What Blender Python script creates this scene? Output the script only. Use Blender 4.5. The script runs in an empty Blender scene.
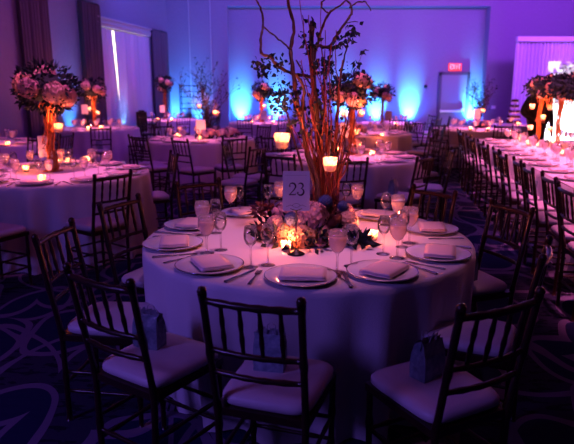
import bpy, math, random
from mathutils import Vector, Matrix
PI = math.pi
rnd = random.Random(7)
SC = bpy.context.scene
COL = SC.collection
F, TH, H = 583.0, math.radians(12.8), 1.58     # focal length in pixels, pitch down, eye height

# ------------------------------------------------------------------ survey helpers: where a seen point stands in the room
def ray(px, py):
    u = (px-287)/F; v = -(py-222)/F
    return (u, math.cos(TH)+v*math.sin(TH), -math.sin(TH)+v*math.cos(TH))
def P(px, py, z):
    d = ray(px, py); t = (z-H)/d[2]; return Vector((d[0]*t, d[1]*t, z))
def Q(px, py, Y):
    d = ray(px, py); t = Y/d[1]; return Vector((d[0]*t, Y, H+d[2]*t))

# ------------------------------------------------------------------ materials
def mat(name, col, rough=.6, metal=0, spec=.5, emit=None, estr=0, noise=None, bump=0, bscale=60, sheen=0, trans=0):
    m = bpy.data.materials.new(name); m.use_nodes = True
    nt = m.node_tree; b = nt.nodes['Principled BSDF']
    b.inputs['Base Color'].default_value = (*col, 1); b.inputs['Roughness'].default_value = rough
    b.inputs['Metallic'].default_value = metal; b.inputs['Specular IOR Level'].default_value = spec
    if sheen: b.inputs['Sheen Weight'].default_value = sheen
    if emit: b.inputs['Emission Color'].default_value = (*emit, 1); b.inputs['Emission Strength'].default_value = estr
    tc = nt.nodes.new('ShaderNodeTexCoord')
    if noise:
        c2, sc = noise
        n = nt.nodes.new('ShaderNodeTexNoise'); n.inputs['Scale'].default_value = sc; n.inputs['Detail'].default_value = 4
        r = nt.nodes.new('ShaderNodeValToRGB'); r.color_ramp.elements[0].position = .35; r.color_ramp.elements[1].position = .65
        r.color_ramp.elements[0].color = (*col, 1); r.color_ramp.elements[1].color = (*c2, 1)
        nt.links.new(tc.outputs['Object'], n.inputs['Vector']); nt.links.new(n.outputs['Fac'], r.inputs['Fac'])
        nt.links.new(r.outputs['Color'], b.inputs['Base Color'])
    if bump:
        n = nt.nodes.new('ShaderNodeTexNoise'); n.inputs['Scale'].default_value = bscale; n.inputs['Detail'].default_value = 3
        bp = nt.nodes.new('ShaderNodeBump'); bp.inputs['Strength'].default_value = bump; bp.inputs['Distance'].default_value = .01
        nt.links.new(tc.outputs['Object'], n.inputs['Vector']); nt.links.new(n.outputs['Fac'], bp.inputs['Height'])
        nt.links.new(bp.outputs['Normal'], b.inputs['Normal'])
    return m
def glass_mat(name, tint, milky=0, milk=(1, 1, 1), rough=.03):
    m = bpy.data.materials.new(name); m.use_nodes = True; nt = m.node_tree; nt.nodes.clear()
    out = nt.nodes.new('ShaderNodeOutputMaterial'); tr = nt.nodes.new('ShaderNodeBsdfTransparent'); tr.inputs[0].default_value = (*tint, 1)
    gl = nt.nodes.new('ShaderNodeBsdfGlossy'); gl.inputs['Roughness'].default_value = rough
    lw = nt.nodes.new('ShaderNodeLayerWeight'); lw.inputs['Blend'].default_value = .25
    mx = nt.nodes.new('ShaderNodeMixShader')
    mp = nt.nodes.new('ShaderNodeMath'); mp.operation = 'MULTIPLY_ADD'; mp.inputs[1].default_value = .8; mp.inputs[2].default_value = .04
    nt.links.new(lw.outputs['Fresnel'], mp.inputs[0]); nt.links.new(mp.outputs[0], mx.inputs[0])
    last = tr
    if milky:
        tl = nt.nodes.new('ShaderNodeBsdfTranslucent'); tl.inputs[0].default_value = (*milk, 1)
        df = nt.nodes.new('ShaderNodeBsdfDiffuse'); df.inputs[0].default_value = (*milk, 1)
        m0 = nt.nodes.new('ShaderNodeMixShader'); nt.links.new(tl.outputs[0], m0.inputs[1]); nt.links.new(df.outputs[0], m0.inputs[2])
        m1 = nt.nodes.new('ShaderNodeMixShader'); m1.inputs[0].default_value = milky
        nt.links.new(tr.outputs[0], m1.inputs[1]); nt.links.new(m0.outputs[0], m1.inputs[2]); last = m1
    nt.links.new(last.outputs[0], mx.inputs[1]); nt.links.new(gl.outputs[0], mx.inputs[2]); nt.links.new(mx.outputs[0], out.inputs[0])
    return m
M = {}
M['wood'] = mat('mahogany', (.018, .006, .005), .3, noise=((.034, .010, .007), 30))
M['cushion'] = mat('ivory vinyl cushion', (.62, .55, .58), .45, bump=.15, bscale=25)
M['cloth'] = mat('white linen', (.74, .70, .74), .8, bump=.25, bscale=160, sheen=.2)
M['china'] = mat('white china', (.75, .74, .78), .14)
M['rim'] = mat('silver rim', (.6, .6, .65), .2, metal=.8)
M['napkin'] = mat('blush napkin', (.74, .58, .62), .85, bump=.2, bscale=200)
M['steel'] = mat('dark steel', (.35, .33, .36), .22, metal=1)
M['glass'] = glass_mat('clear glass', (.97, .97, .98))
M['iced'] = glass_mat('frosted goblet bowl', (.95, .95, .97), .26, (1, .86, .9), .04)
M['icedfar'] = glass_mat('frosted goblets with painted sparkle', (.95, .95, .97), .5, (1, .85, .88), .08)  # extra pale milk stands in for the sparkle of lit far glasses
M['water'] = glass_mat('iced water', (.95, .9, .93), .5, (1, .84, .88), .05)
M['votive'] = glass_mat('candle glass', (1, .9, .8), .55, (1, .85, .7), .1)
M['wax'] = mat('wax', (.85, .75, .6), .5)
M['flame'] = mat('flame', (1, .5, .1), .5, emit=(1, .42, .10), estr=60)
M['bag'] = mat('grey blue gift bag', (.16, .22, .28), .35, noise=((.30, .38, .44), 45), bump=.3, bscale=40)
M['tissue'] = mat('tissue paper', (.35, .38, .45), .8)
M['paper'] = mat('card paper', (.66, .66, .74), .8)
M['ink'] = mat('ink', (.03, .02, .04), .6)
M['blackmetal'] = mat('black metal', (.02, .02, .022), .35, metal=.6)
M['bark'] = mat('brown bark', (.026, .006, .005), .6, noise=((.05, .010, .007), 40), bump=.5, bscale=60)
M['twig'] = mat('twig with candle red', (.11, .012, .005), .5)  # red of the candle glow is put into the twig colour
M['gold'] = mat('copper gold column', (.30, .075, .015), .4, metal=.2, noise=((.45, .13, .03), 60), bump=.6, bscale=50)
M['leaf'] = mat('dark eucalyptus leaf', (.008, .015, .024), .85, spec=.1, noise=((.022, .034, .045), 8))
M['leafr'] = mat('dark red foliage', (.10, .02, .03), .6)
M['cream'] = mat('cream petals', (.60, .42, .40), .75, noise=((.46, .26, .27), 12))
M['mauve'] = mat('mauve petals', (.38, .18, .25), .75, noise=((.48, .28, .33), 12))
M['peach'] = mat('peach petals', (.70, .32, .16), .75, noise=((.68, .42, .26), 12))
M['blue'] = mat('blue petals', (.03, .06, .22), .7)
M['fabric'] = mat('grey curtain', (.10, .09, .12), .85, bump=.2, bscale=90)
M['sheer'] = mat('pale lilac curtain', (.50, .46, .58), .8, bump=.15, bscale=70)
M['drape'] = mat('white voile drape', (.66, .62, .74), .75)
M['white'] = mat('white panel', (.8, .8, .82), .6)
M['trim'] = mat('painted trim', (.42, .42, .48), .5)
M['suit'] = mat('black suit', (.008, .008, .01), .8)
M['skin'] = mat('skin', (.35, .17, .11), .6)
M['hair'] = mat('hair', (.02, .012, .01), .6)
M['choc'] = mat('dark chocolate cake', (.05, .015, .012), .4)
M['led'] = mat('blue led lens', (.1, .3, 1), .3, emit=(.1, .45, 1), estr=8)
M['door'] = mat('grey door paint', (.22, .2, .28), .5)
M['exit'] = mat('lit red exit sign', (.8, .02, .03), .4, emit=(1, .05, .07), estr=1.3)
M['exitl'] = mat('exit letters', (1, .7, .7), .4, emit=(1, .32, .32), estr=1.5)
M['daylight'] = mat('daylit pane', (1, .9, .7), .3, emit=(1, .85, .62), estr=2.6)
M['concrete'] = mat('ceiling paint', (.08, .08, .09), .9)

def wall_mat(name, col):
    m = mat(name, col, .75); nt = m.node_tree; b = nt.nodes['Principled BSDF']
    tc = nt.nodes.new('ShaderNodeTexCoord'); mp = nt.nodes.new('ShaderNodeMapping'); mp.inputs['Scale'].default_value = (60, 60, 8)
    n = nt.nodes.new('ShaderNodeTexNoise'); n.inputs['Scale'].default_value = 1.5; n.inputs['Detail'].default_value = 3
    r = nt.nodes.new('ShaderNodeValToRGB')
    r.color_ramp.elements[0].color = tuple(c*.72 for c in col)+(1,); r.color_ramp.elements[1].color = tuple(c*1.2 for c in col)+(1,)
    bp = nt.nodes.new('ShaderNodeBump'); bp.inputs['Strength'].default_value = .3; bp.inputs['Distance'].default_value = .01
    for a, c in ((tc.outputs['Object'], mp.inputs[0]), (mp.outputs[0], n.inputs['Vector']), (n.outputs['Fac'], r.inputs[0]), (r.outputs[0], b.inputs['Base Color']), (n.outputs['Fac'], bp.inputs['Height']), (bp.outputs[0], b.inputs['Normal'])):
        nt.links.new(a, c)
    return m
M['wall'] = wall_mat('woven wallcovering', (.22, .21, .31))

def carpet_mat():
    m = mat('patterned carpet', (.02, .02, .05), .95, spec=.1); nt = m.node_tree; b = nt.nodes['Principled BSDF']
    L = nt.links.new; tc = nt.nodes.new('ShaderNodeTexCoord')
    def N(t, **k):
        n = nt.nodes.new(t)
        for a, v in k.items(): setattr(n, a, v)
        return n
    def mth(op, a, bv=None):
        n = N('ShaderNodeMath', operation=op)
        for i, x in enumerate((a, bv)):
            if x is None: continue
            if isinstance(x, (int, float)): n.inputs[i].default_value = x
            else: L(x, n.inputs[i])
        return n.outputs[0]
    def loops(scale, offs, rad, wid, warp):
        mp = N('ShaderNodeMapping'); mp.inputs['Location'].default_value = offs; mp.inputs['Scale'].default_value = (scale*1.15, scale*.8, scale)
        L(tc.outputs['Object'], mp.inputs[0])
        nz = N('ShaderNodeTexNoise'); nz.inputs['Scale'].default_value = 1.1; nz.inputs['Detail'].default_value = 1
        L(mp.outputs[0], nz.inputs['Vector'])
        mx = N('ShaderNodeVectorMath', operation='MULTIPLY_ADD'); mx.inputs[1].default_value = (warp, warp, 0)
        L(nz.outputs['Color'], mx.inputs[0]); L(mp.outputs[0], mx.inputs[2])
        v = N('ShaderNodeTexVoronoi'); v.voronoi_dimensions = '2D'; v.inputs['Randomness'].default_value = .75; v.inputs['Scale'].default_value = 1
        L(mx.outputs[0], v.inputs['Vector'])
        d = v.outputs['Distance']
        line = mth('LESS_THAN', mth('ABSOLUTE', mth('SUBTRACT', d, rad)), wid)
        inside = mth('LESS_THAN', d, rad)
        return line, inside
    l1, i1 = loops(1.45, (0.3, .2, 0), .42, .036, .55)
    l2, i2 = loops(.95, (2.1, 5.2, 0), .44, .028, 1.1)
    l3, i3 = loops(.7, (7.7, 1.4, 0), .40, .016, .9)
    lines = mth('MAXIMUM', mth('MAXIMUM', l1, l2), l3)
    fl = N('ShaderNodeTexNoise'); fl.inputs['Scale'].default_value = 22; fl.inputs['Detail'].default_value = 2
    mp = N('ShaderNodeMapping'); mp.inputs['Scale'].default_value = (.35, 1, 1); L(tc.outputs['Object'], mp.inputs[0]); L(mp.outputs[0], fl.inputs['Vector'])
    fleck = mth('GREATER_THAN', fl.outputs['Fac'], .56)
    m1 = N('ShaderNodeMixRGB'); m1.inputs[1].default_value = (.030, .026, .062, 1); m1.inputs[2].default_value = (.010, .010, .024, 1); L(fleck, m1.inputs[0])
    m2 = N('ShaderNodeMixRGB'); L(m1.outputs[0], m2.inputs[1]); m2.inputs[2].default_value = (.010, .016, .06, 1); L(mth('MULTIPLY', i1, .9), m2.inputs[0])
    m3 = N('ShaderNodeMixRGB'); L(m2.outputs[0], m3.inputs[1]); m3.inputs[2].default_value = (.15, .115, .20, 1); L(lines, m3.inputs[0])
    L(m3.outputs[0], b.inputs['Base Color'])
    return m
M['carpet'] = carpet_mat()

# ------------------------------------------------------------------ mesh helper
class MB:
    def __init__(s): s.v = []; s.f = []; s.sm = []
    def add(s, vs, fs, smooth=False):
        o = len(s.v); s.v += [tuple(v) for v in vs]; s.f += [tuple(i+o for i in f) for f in fs]; s.sm += [smooth]*len(fs); return s
    def box(s, c, d, rz=0, rx=0):
        R = Matrix.Rotation(rz, 3, 'Z') @ Matrix.Rotation(rx, 3, 'X'); c = Vector(c)
        vs = [c + R @ Vector((x*d[0]/2, y*d[1]/2, z*d[2]/2)) for x in (-1, 1) for y in (-1, 1) for z in (-1, 1)]
        return s.add(vs, [(0, 1, 3, 2), (4, 6, 7, 5), (0, 4, 5, 1), (2, 3, 7, 6), (0, 2, 6, 4), (1, 5, 7, 3)])
    def tube(s, pts, rs, n=8, caps=True):
        pts = [Vector(p) for p in pts]
        if isinstance(rs, (int, float)): rs = [rs]*len(pts)
        vs = []; up = None
        for i, p in enumerate(pts):
            t = (pts[min(i+1, len(pts)-1)] - pts[max(i-1, 0)]).normalized()
            if up is None: up = Vector((1, 0, 0)) if abs(t.x) < .9 else Vector((0, 1, 0))
            a = t.cross(up).normalized(); b = t.cross(a).normalized(); up = -b if False else up
            for k in range(n):
                q = 2*PI*k/n; vs.append(p + (a*math.cos(q) + b*math.sin(q))*rs[i])
        fs = [(i*n+k, i*n+(k+1) % n, (i+1)*n+(k+1) % n, (i+1)*n+k) for i in range(len(pts)-1) for k in range(n)]
        if caps: fs += [tuple(range(n)), tuple(range(len(vs)-1, len(vs)-n-1, -1))]
        return s.add(vs, fs, True)
    def lathe(s, prof, n=20, c=(0, 0, 0)):
        vs = []; m = len(prof)
        for r, z in prof:
            for k in range(n):
                q = 2*PI*k/n; vs.append((c[0]+r*math.cos(q), c[1]+r*math.sin(q), c[2]+z))
        fs = [(i*n+k, i*n+(k+1) % n, (i+1)*n+(k+1) % n, (i+1)*n+k) for i in range(m-1) for k in range(n)]
        return s.add(vs, fs, True)
    def ball(s, c, r, n=8, sq=(1, 1, 1)):
        prof = []; vs = []; k = n//2
        for i in range(k+1):
            a = -PI/2 + PI*i/k
            for j in range(n):
                q = 2*PI*j/n; rr = max(.001, math.cos(a))*r
                vs.append((c[0]+rr*math.cos(q)*sq[0], c[1]+rr*math.sin(q)*sq[1], c[2]+math.sin(a)*r*sq[2]))
        return s.add(vs, [(i*n+j, i*n+(j+1) % n, (i+1)*n+(j+1) % n, (i+1)*n+j) for i in range(k) for j in range(n)], True)
    def mesh(s, name, m):
        me = bpy.data.meshes.new(name); me.from_pydata(s.v, [], s.f)
        me.polygons.foreach_set('use_smooth', s.sm); me.materials.append(m if not isinstance(m, str) else M[m]); me.update(); return me

def node(name, mb, m, kids=(), label=None):          # a part: name, mesh, sub-parts
    return dict(name=name, mesh=mb.mesh(name, m) if mb else None, kids=list(kids), label=label)
def spawn(spec, loc=(0, 0, 0), rz=0, label=None, cat=None, group=None, parent=None, scale=None, kind=None, rot=None):
    o = bpy.data.objects.new(spec['name'], spec['mesh']); COL.objects.link(o)
    o.location = loc; o.rotation_euler = rot or (0, 0, rz)
    if scale: o.scale = (scale,)*3 if isinstance(scale, (int, float)) else scale
    if parent: o.parent = parent
    if label or spec['label']: o['label'] = label or spec['label']
    if cat: o['category'] = cat
    if group: o['group'] = group
    if kind: o['kind'] = kind
    for k in spec['kids']: spawn(k, parent=o)
    return o
def struct(name, mb, m, parent=None):
    o = bpy.data.objects.new(name, mb.mesh(name, m)); COL.objects.link(o)
    if parent: o.parent = parent
    else: o['kind'] = 'structure'
    return o
def plight(loc, e, col=(1, .185, .075), r=.015, name='candle_or_fill_light'):
    l = bpy.data.lights.new(name, 'POINT'); l.energy = e; l.color = col; l.shadow_soft_size = r
    o = bpy.data.objects.new(name, l); COL.objects.link(o); o.location = loc; return o
def aim(o, tgt): o.rotation_euler = (Vector(tgt)-o.location).to_track_quat('-Z', 'Y').to_euler()
def spot(loc, tgt, e, col, ang, blend=.6, r=.05, name='spot_light'):
    l = bpy.data.lights.new(name, 'SPOT'); l.energy = e; l.color = col; l.spot_size = math.radians(ang); l.spot_blend = blend; l.shadow_soft_size = r
    o = bpy.data.objects.new(name, l); COL.objects.link(o); o.location = loc; aim(o, tgt); return o
def area(loc, tgt, e, col, sx, sy, name='wash_light'):
    l = bpy.data.lights.new(name, 'AREA'); l.energy = e; l.color = col; l.shape = 'RECTANGLE'; l.size = sx; l.size_y = sy
    o = bpy.data.objects.new(name, l); COL.objects.link(o); o.location = loc; aim(o, tgt); return o

# ------------------------------------------------------------------ the room
YB, KX, CX = 20.0, .174, -3.94                    # back wall, left wall slant, corner
def xl(y): return CX - KX*(YB-y)
CEIL = 5.2
struct('floor', MB().add([(-9, -3, 0), (13, -3, 0), (13, 21, 0), (-9, 21, 0)], [(0, 1, 2, 3)]), 'carpet')
struct('ceiling', MB().add([(-9, -3, CEIL), (13, -3, CEIL), (13, 21, CEIL), (-9, 21, CEIL)], [(3, 2, 1, 0)]), 'concrete')
RL, RR, RZ, RD = -1.95, 6.62, 4.22, .4            # recess in the back wall
b = MB()
b.box(((CX-2+RL)/2, YB+.3, CEIL/2), (RL-CX+2, .6, CEIL)); b.box(((RR+13)/2, YB+.3, CEIL/2), (13-RR, .6, CEIL))
b.box(((RL+RR)/2, YB+.3, (RZ+CEIL)/2), (RR-RL, .6, CEIL-RZ)); b.box(((RL+RR)/2, YB+RD+.1, RZ/2), (RR-RL, .2, RZ))
struct('wall_back', b, 'wall')
W1, W2, WZ = 15.35, 18.45, 3.12                   # window opening in the left wall (by y)
def lwq(b, y0, y1, z0, z1, off=0, th=.15):        # slab along the left wall, its room face off metres into the room
    nx, ny = math.cos(math.atan(KX)), -math.sin(math.atan(KX))
    p0 = Vector((xl(y0), y0, 0)); p1 = Vector((xl(y1), y1, 0)); n = Vector((nx, ny, 0))
    vs = []
    for z in (z0, z1):
        for p, o in ((p0, off), (p1, off), (p1, off-th), (p0, off-th)): q = p+n*o; vs.append((q.x, q.y, z))
    b.add(vs, [(0, 3, 2, 1), (4, 5, 6, 7), (0, 1, 5, 4), (1, 2, 6, 5), (2, 3, 7, 6), (3, 0, 4, 7)])
b = MB(); lwq(b, -3, W1, 0, CEIL); lwq(b, W2, 20.3, 0, CEIL); lwq(b, W1, W2, WZ, CEIL); lwq(b, W1, W2, 0, .1)
struct('wall_left', b, 'wall')
b = MB(); b.box((11.1, 8.5, CEIL/2), (.2, 24, CEIL)); struct('wall_right', b, 'wall')
b = MB(); lwq(b, 15.2, 18.5, WZ+.02, WZ+.24, .07, .07); lwq(b, 15.2, 18.5, WZ+.09, WZ+.12, .1, .1); lwq(b, 15.2, 18.5, WZ+.21, WZ+.25, .12, .12)
struct('trim_1', b, 'trim')
b = MB(); lwq(b, W1, W2, .1, WZ, -.12, .02); w = struct('window_1', b, 'daylight')
b = MB(); lwq(b, -2, W1, 0, .12, .02, .02); struct('baseboard_left', b, 'trim')
b = MB(); b.box((-3, YB-.01, .06), (2, .02, .12)); b.box(((RL+5.1)/2, YB+RD-.01, .06), (5.1-RL, .02, .12)); b.box((8.8, YB-.01, .06), (4.3, .02, .12)); struct('baseboard_back', b, 'trim')
b = MB()
for x in (-3.2, -2.5): b.box((x, YB-.012, CEIL/2), (.03, .024, CEIL-.3))
struct('trim_2', b, 'trim')
YR = YB+RD
b = MB(); b.box((5.68, YR-.03, 1.03), (.86, .05, 2.06)); d = struct('door_1', b, 'door')
b = MB(); b.box((5.20, YR-.04, 1.07), (.09, .08, 2.14)); b.box((6.16, YR-.04, 1.07), (.09, .08, 2.14)); b.box((5.68, YR-.04, 2.11), (1.05, .08, .1)); struct('door_frame', b, 'fabric', d)
b = MB(); b.box((5.6, YR-.12, .86), (.7, .05, .07)); b.box((6.0, YR-.1, .9), (.1, .09, .12)); b.box((5.26, YR-.1, .86), (.06, .09, .1)); struct('push_bar', b, 'china', d)
# exit sign
b = MB(); b.box((0, 0, .12), (.42, .06, .24))
def letters(segs, x0, w, h, t, y, b):
    for (ax, az, bx, bz) in segs:
        p = Vector((x0+ax*w, 0, az*h)); q = Vector((x0+bx*w, 0, bz*h)); d = q-p; L = d.length+t; c = (p+q)/2; a = math.atan2(d.z, d.x)
        vs = []
        for yy in (y, y-.004):
            for (u, v) in ((-1, -1), (1, -1), (1, 1), (-1, 1)):
                du, dv = u*L/2, v*t/2; vs.append((c.x+du*math.cos(a)-dv*math.sin(a), yy, c.z+du*math.sin(a)+dv*math.cos(a)))
        b.add(vs, [(0, 1, 2, 3), (7, 6, 5, 4), (0, 4, 5, 1), (1, 5, 6, 2), (2, 6, 7, 3), (3, 7, 4, 0)])
G = {'E': [(0, 0, 0, 1), (0, 0, 1, 0), (0, .5, .8, .5), (0, 1, 1, 1)], 'X': [(0, 0, 1, 1), (0, 1, 1, 0)], 'I': [(.5, 0, .5, 1)], 'T': [(0, 1, 1, 1), (.5, 0, .5, 1)]}
lb = MB()
for i, ch in enumerate('EXIT'): letters([(a, c+.5, d2, e+.5) for a, c, d2, e in G[ch]], -.165+i*.09, .06, .13, .018, -.032, lb)
spawn(node('exit_sign', b, 'exit', [node('lettering', lb, 'exitl', label='pale letters reading EXIT')]), (5.68, YR-.03, 2.2), 0, 'lit red exit sign above the door in the back wall', 'exit sign')
plight((5.68, YR-.25, 2.2), 1.2, (1, .05, .08), .08, 'exit_sign_light')
b = MB(); b.lathe([(.001, .0), (.06, .0), (.06, .04), (.03, .09), (.001, .1)], 12); spawn(node('wall_sensor', b, 'blackmetal'), (4.72, YR-.0, 1.68), 0, 'small dark round sensor on the back wall left of the door', 'sensor', rot=(PI/2, 0, 0))
b = MB(); b.box((0, 0, 0), (.14, .02, .10)); b.box((0, -.012, 0), (.05, .01, .05)); spawn(node('switch_plate', b, 'white'), (6.95, YB-.01, 1.0), 0, 'small pale switch plate on the wall right of the recess', 'switch')

# curtains: a pleated sheet with real depth
def pleat(y_of, x0, x1, z0, z1, n, amp, seed=0, th=.012, squeeze=0):
    """pleated cloth along a line from x0 to x1 (parameter), y_of gives the plan point and normal"""
    r = random.Random(seed); b = MB(); N = n*8; rows = 6; ph = [r.uniform(-.6, .6) for _ in range(n+1)]
    for side in (0, 1):
        vs = []
        for j in range(rows+1):
            z = z0+(z1-z0)*j/rows
            for i in range(N+1):
                t = i/N; k = int(t*n) if t < 1 else n
                o = amp*math.sin(2*PI*t*n+ph[k]*0+seed)*(1+.3*math.sin(t*17+seed))*(1 + .25*math.sin(j*1.3+seed)*0)
                tt = .5+(t-.5)*(1-squeeze*(j/rows)) if squeeze else t
                p, nn = y_of(x0+(x1-x0)*tt); q = p+nn*(o-side*th); vs.append((q.x, q.y, z))
        w = N+1
        fs = [(j*w+i, j*w+i+1, (j+1)*w+i+1, (j+1)*w+i) for j in range(rows) for i in range(N)]
        if side: fs = [f[::-1] for f in fs]
        b.add(vs, fs, True)
    return b
NL = Vector((math.cos(math.atan(KX)), -math.sin(math.atan(KX)), 0))
def leftline(off):
    return lambda y: (Vector((xl(y), y, 0))+NL*off, NL)
for (y0, y1, zt, lab, cat, sd) in ((12.0, 13.0, 5.15, 'dark full height curtain at the far left of the wall', 'curtain', 1), (14.35, 15.25, 3.6, 'dark narrow curtain left of the lit window', 'curtain', 2), (18.55, 19.7, 3.35, 'dark curtain right of the lit window by the room corner', 'curtain', 3)):
    rod = MB(); p0, _ = leftline(.1)(y0); p1, _ = leftline(.1)(y1); rod.tube([(p0.x, p0.y, zt+.02), (p1.x, p1.y, zt+.02)], .018)
    spawn(node('window_curtain', pleat(leftline(.1), y0, y1, .01, zt, 8, .05, sd), 'fabric', [node('curtain_rod', rod, 'blackmetal')]), label=lab, cat=cat, group='dark curtains on the left wall')
# pale panels over the window; daylight shows through the slit between them
def panel(y0, y1, ya, yb, sd):
    b = MB(); rows = 14; N = 30
    for side in (0, 1):
        vs = []
        for j in range(rows+1):
            z = .02+(WZ-.03)*j/rows; t1 = j/rows
            yy0 = y0+(ya-y0)*t1; yy1 = y1+(yb-y1)*t1
            for i in range(N+1):
                y = yy0+(yy1-yy0)*i/N; wob = .02*math.sin(y*9+sd)+.012*math.sin(y*23)
                q = Vector((xl(y), y, z))+NL*(.035+wob-side*.006); vs.append(tuple(q))
        w = N+1; fs = [(j*w+i, j*w+i+1, (j+1)*w+i+1, (j+1)*w+i) for j in range(rows) for i in range(N)]
        b.add(vs, fs if not side else [f[::-1] for f in fs], True)
    return b
spawn(node('window_panel', panel(15.3, 16.24, 15.3, 16.05, 0), 'sheer'), label='pale window curtain panel left of the bright slit', cat='curtain')
spawn(node('window_panel', panel(16.36, 18.5, 16.13, 18.5, 2), 'sheer'), label='pale window curtain panel right of the bright slit', cat='curtain')

# drape, flower wall at the back right
pl = MB(); pl.tube([(7.05, 18.6, 3.14), (11, 18.6, 3.14)], .03); pl.tube([(7.06, 18.64, 0), (7.06, 18.64, 3.14)], .025)
hd = MB(); hd.box((8.95, 18.55, 3.08), (3.9, .14, .14))
dl = lambda x: (Vector((x, 18.6, 0)), Vector((0, -1, 0)))
spawn(node('backdrop_drape', pleat(dl, 7.02, 10.9, .01, 3.10, 34, .05, 5), 'drape', [node('support_pole', pl, 'blackmetal'), node('drape_header', hd, 'drape')]), label='tall pleated white drape hung on the right of the back wall', cat='drape')
fw = MB(); fw.box((8.8, 15.9, 1.13), (3.85, .08, 2.34))
def rosette(b, c, r, rr):
    for ring, (ra, n) in enumerate(((.5, 4), (.8, 5), (1, 6))):
        for k in range(n):
            a = 2*PI*k/n+ring*.5+rr.random()*.4; d = Vector((math.cos(a), 0, math.sin(a))); t = Vector((-math.sin(a), 0, math.cos(a)))
            o = Vector(c); w = r*.55
            b.add([o+d*r*.1, o+d*r*ra*.6+t*w*.6+Vector((0, -.03*(3-ring), 0)), o+d*r*ra+Vector((0, -.012*(3-ring), 0)), o+d*r*ra*.6-t*w*.6+Vector((0, -.03*(3-ring), 0))], [(0, 1, 2, 3)], True)
ros = MB(); rr = random.Random(3)
for _ in range(420): rosette(ros, (rr.uniform(6.93, 10.6), 15.85, rr.uniform(1.2, 2.22)), rr.uniform(.07, .12), rr)
M['whitefl'] = mat('white pink silk roses', (.78, .62, .70), .8, noise=((.8, .8, .75), 4))
r_ = node('roses', ros, 'whitefl', label='band of pink and white roses covering the top')
o = spawn(node('flower_wall', fw, 'white', []), label='white backdrop panel topped with pale roses beyond the long table', cat='backdrop')
k = spawn(r_, parent=o); k['kind'] = 'stuff'

# ------------------------------------------------------------------ chiavari chair
def bamboo(p, q, r, rings, n=8):
    p = Vector(p); q = Vector(q); pts = []; rs = []
    for i in range(rings+1):
        t = i/rings
        for dt, k in ((-.022, 1), (-.008, 1.28), (.008, 1.28), (.022, 1)):
            if 0 <= t+dt <= 1: pts.append(p.lerp(q, t+dt)); rs.append(r*k)
    return pts, rs
def cushion_mb():
    b = MB(); n = 8; vs = []; W0, W1_, D0, D1 = .172, .190, -.19, .20
    prof = [(.0, .93), (.012, 1.0), (.03, 1.0), (.043, .95), (.05, .8), (.052, .4), (.053, .0)]
    m = 40
    for z, s in prof:
        for k in range(m):
            q = 2*PI*k/m; c, s_ = math.cos(q), math.sin(q); e = .32
            x = math.copysign(abs(c)**e, c); y = math.copysign(abs(s_)**e, s_)
            yy = D0+(D1-D0)*(y+1)/2; ww = W0+(W1_-W0)*(y+1)/2
            yc = (D0+D1)/2; vs.append((x*ww*s, yc+(yy-yc)*s, z))
    fs = [(i*m+k, i*m+(k+1) % m, (i+1)*m+(k+1) % m, (i+1)*m+k) for i in range(len(prof)-1) for k in range(m)]
    b.add(vs, fs, True)
    return b
def mv(b, dz):
    b.v = [(x, y, z+dz) for x, y, z in b.v]; return b
BT = {}
def backpt(s, z):                                 # centre line of a back post at height z
    if z < .45: t = z/.45; return Vector((s*(.158+.009*t), -.20+.005*t, z))
    t = (z-.45)/.47; return Vector((s*(.167+.006*t), -.195-.085*t, z))
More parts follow.
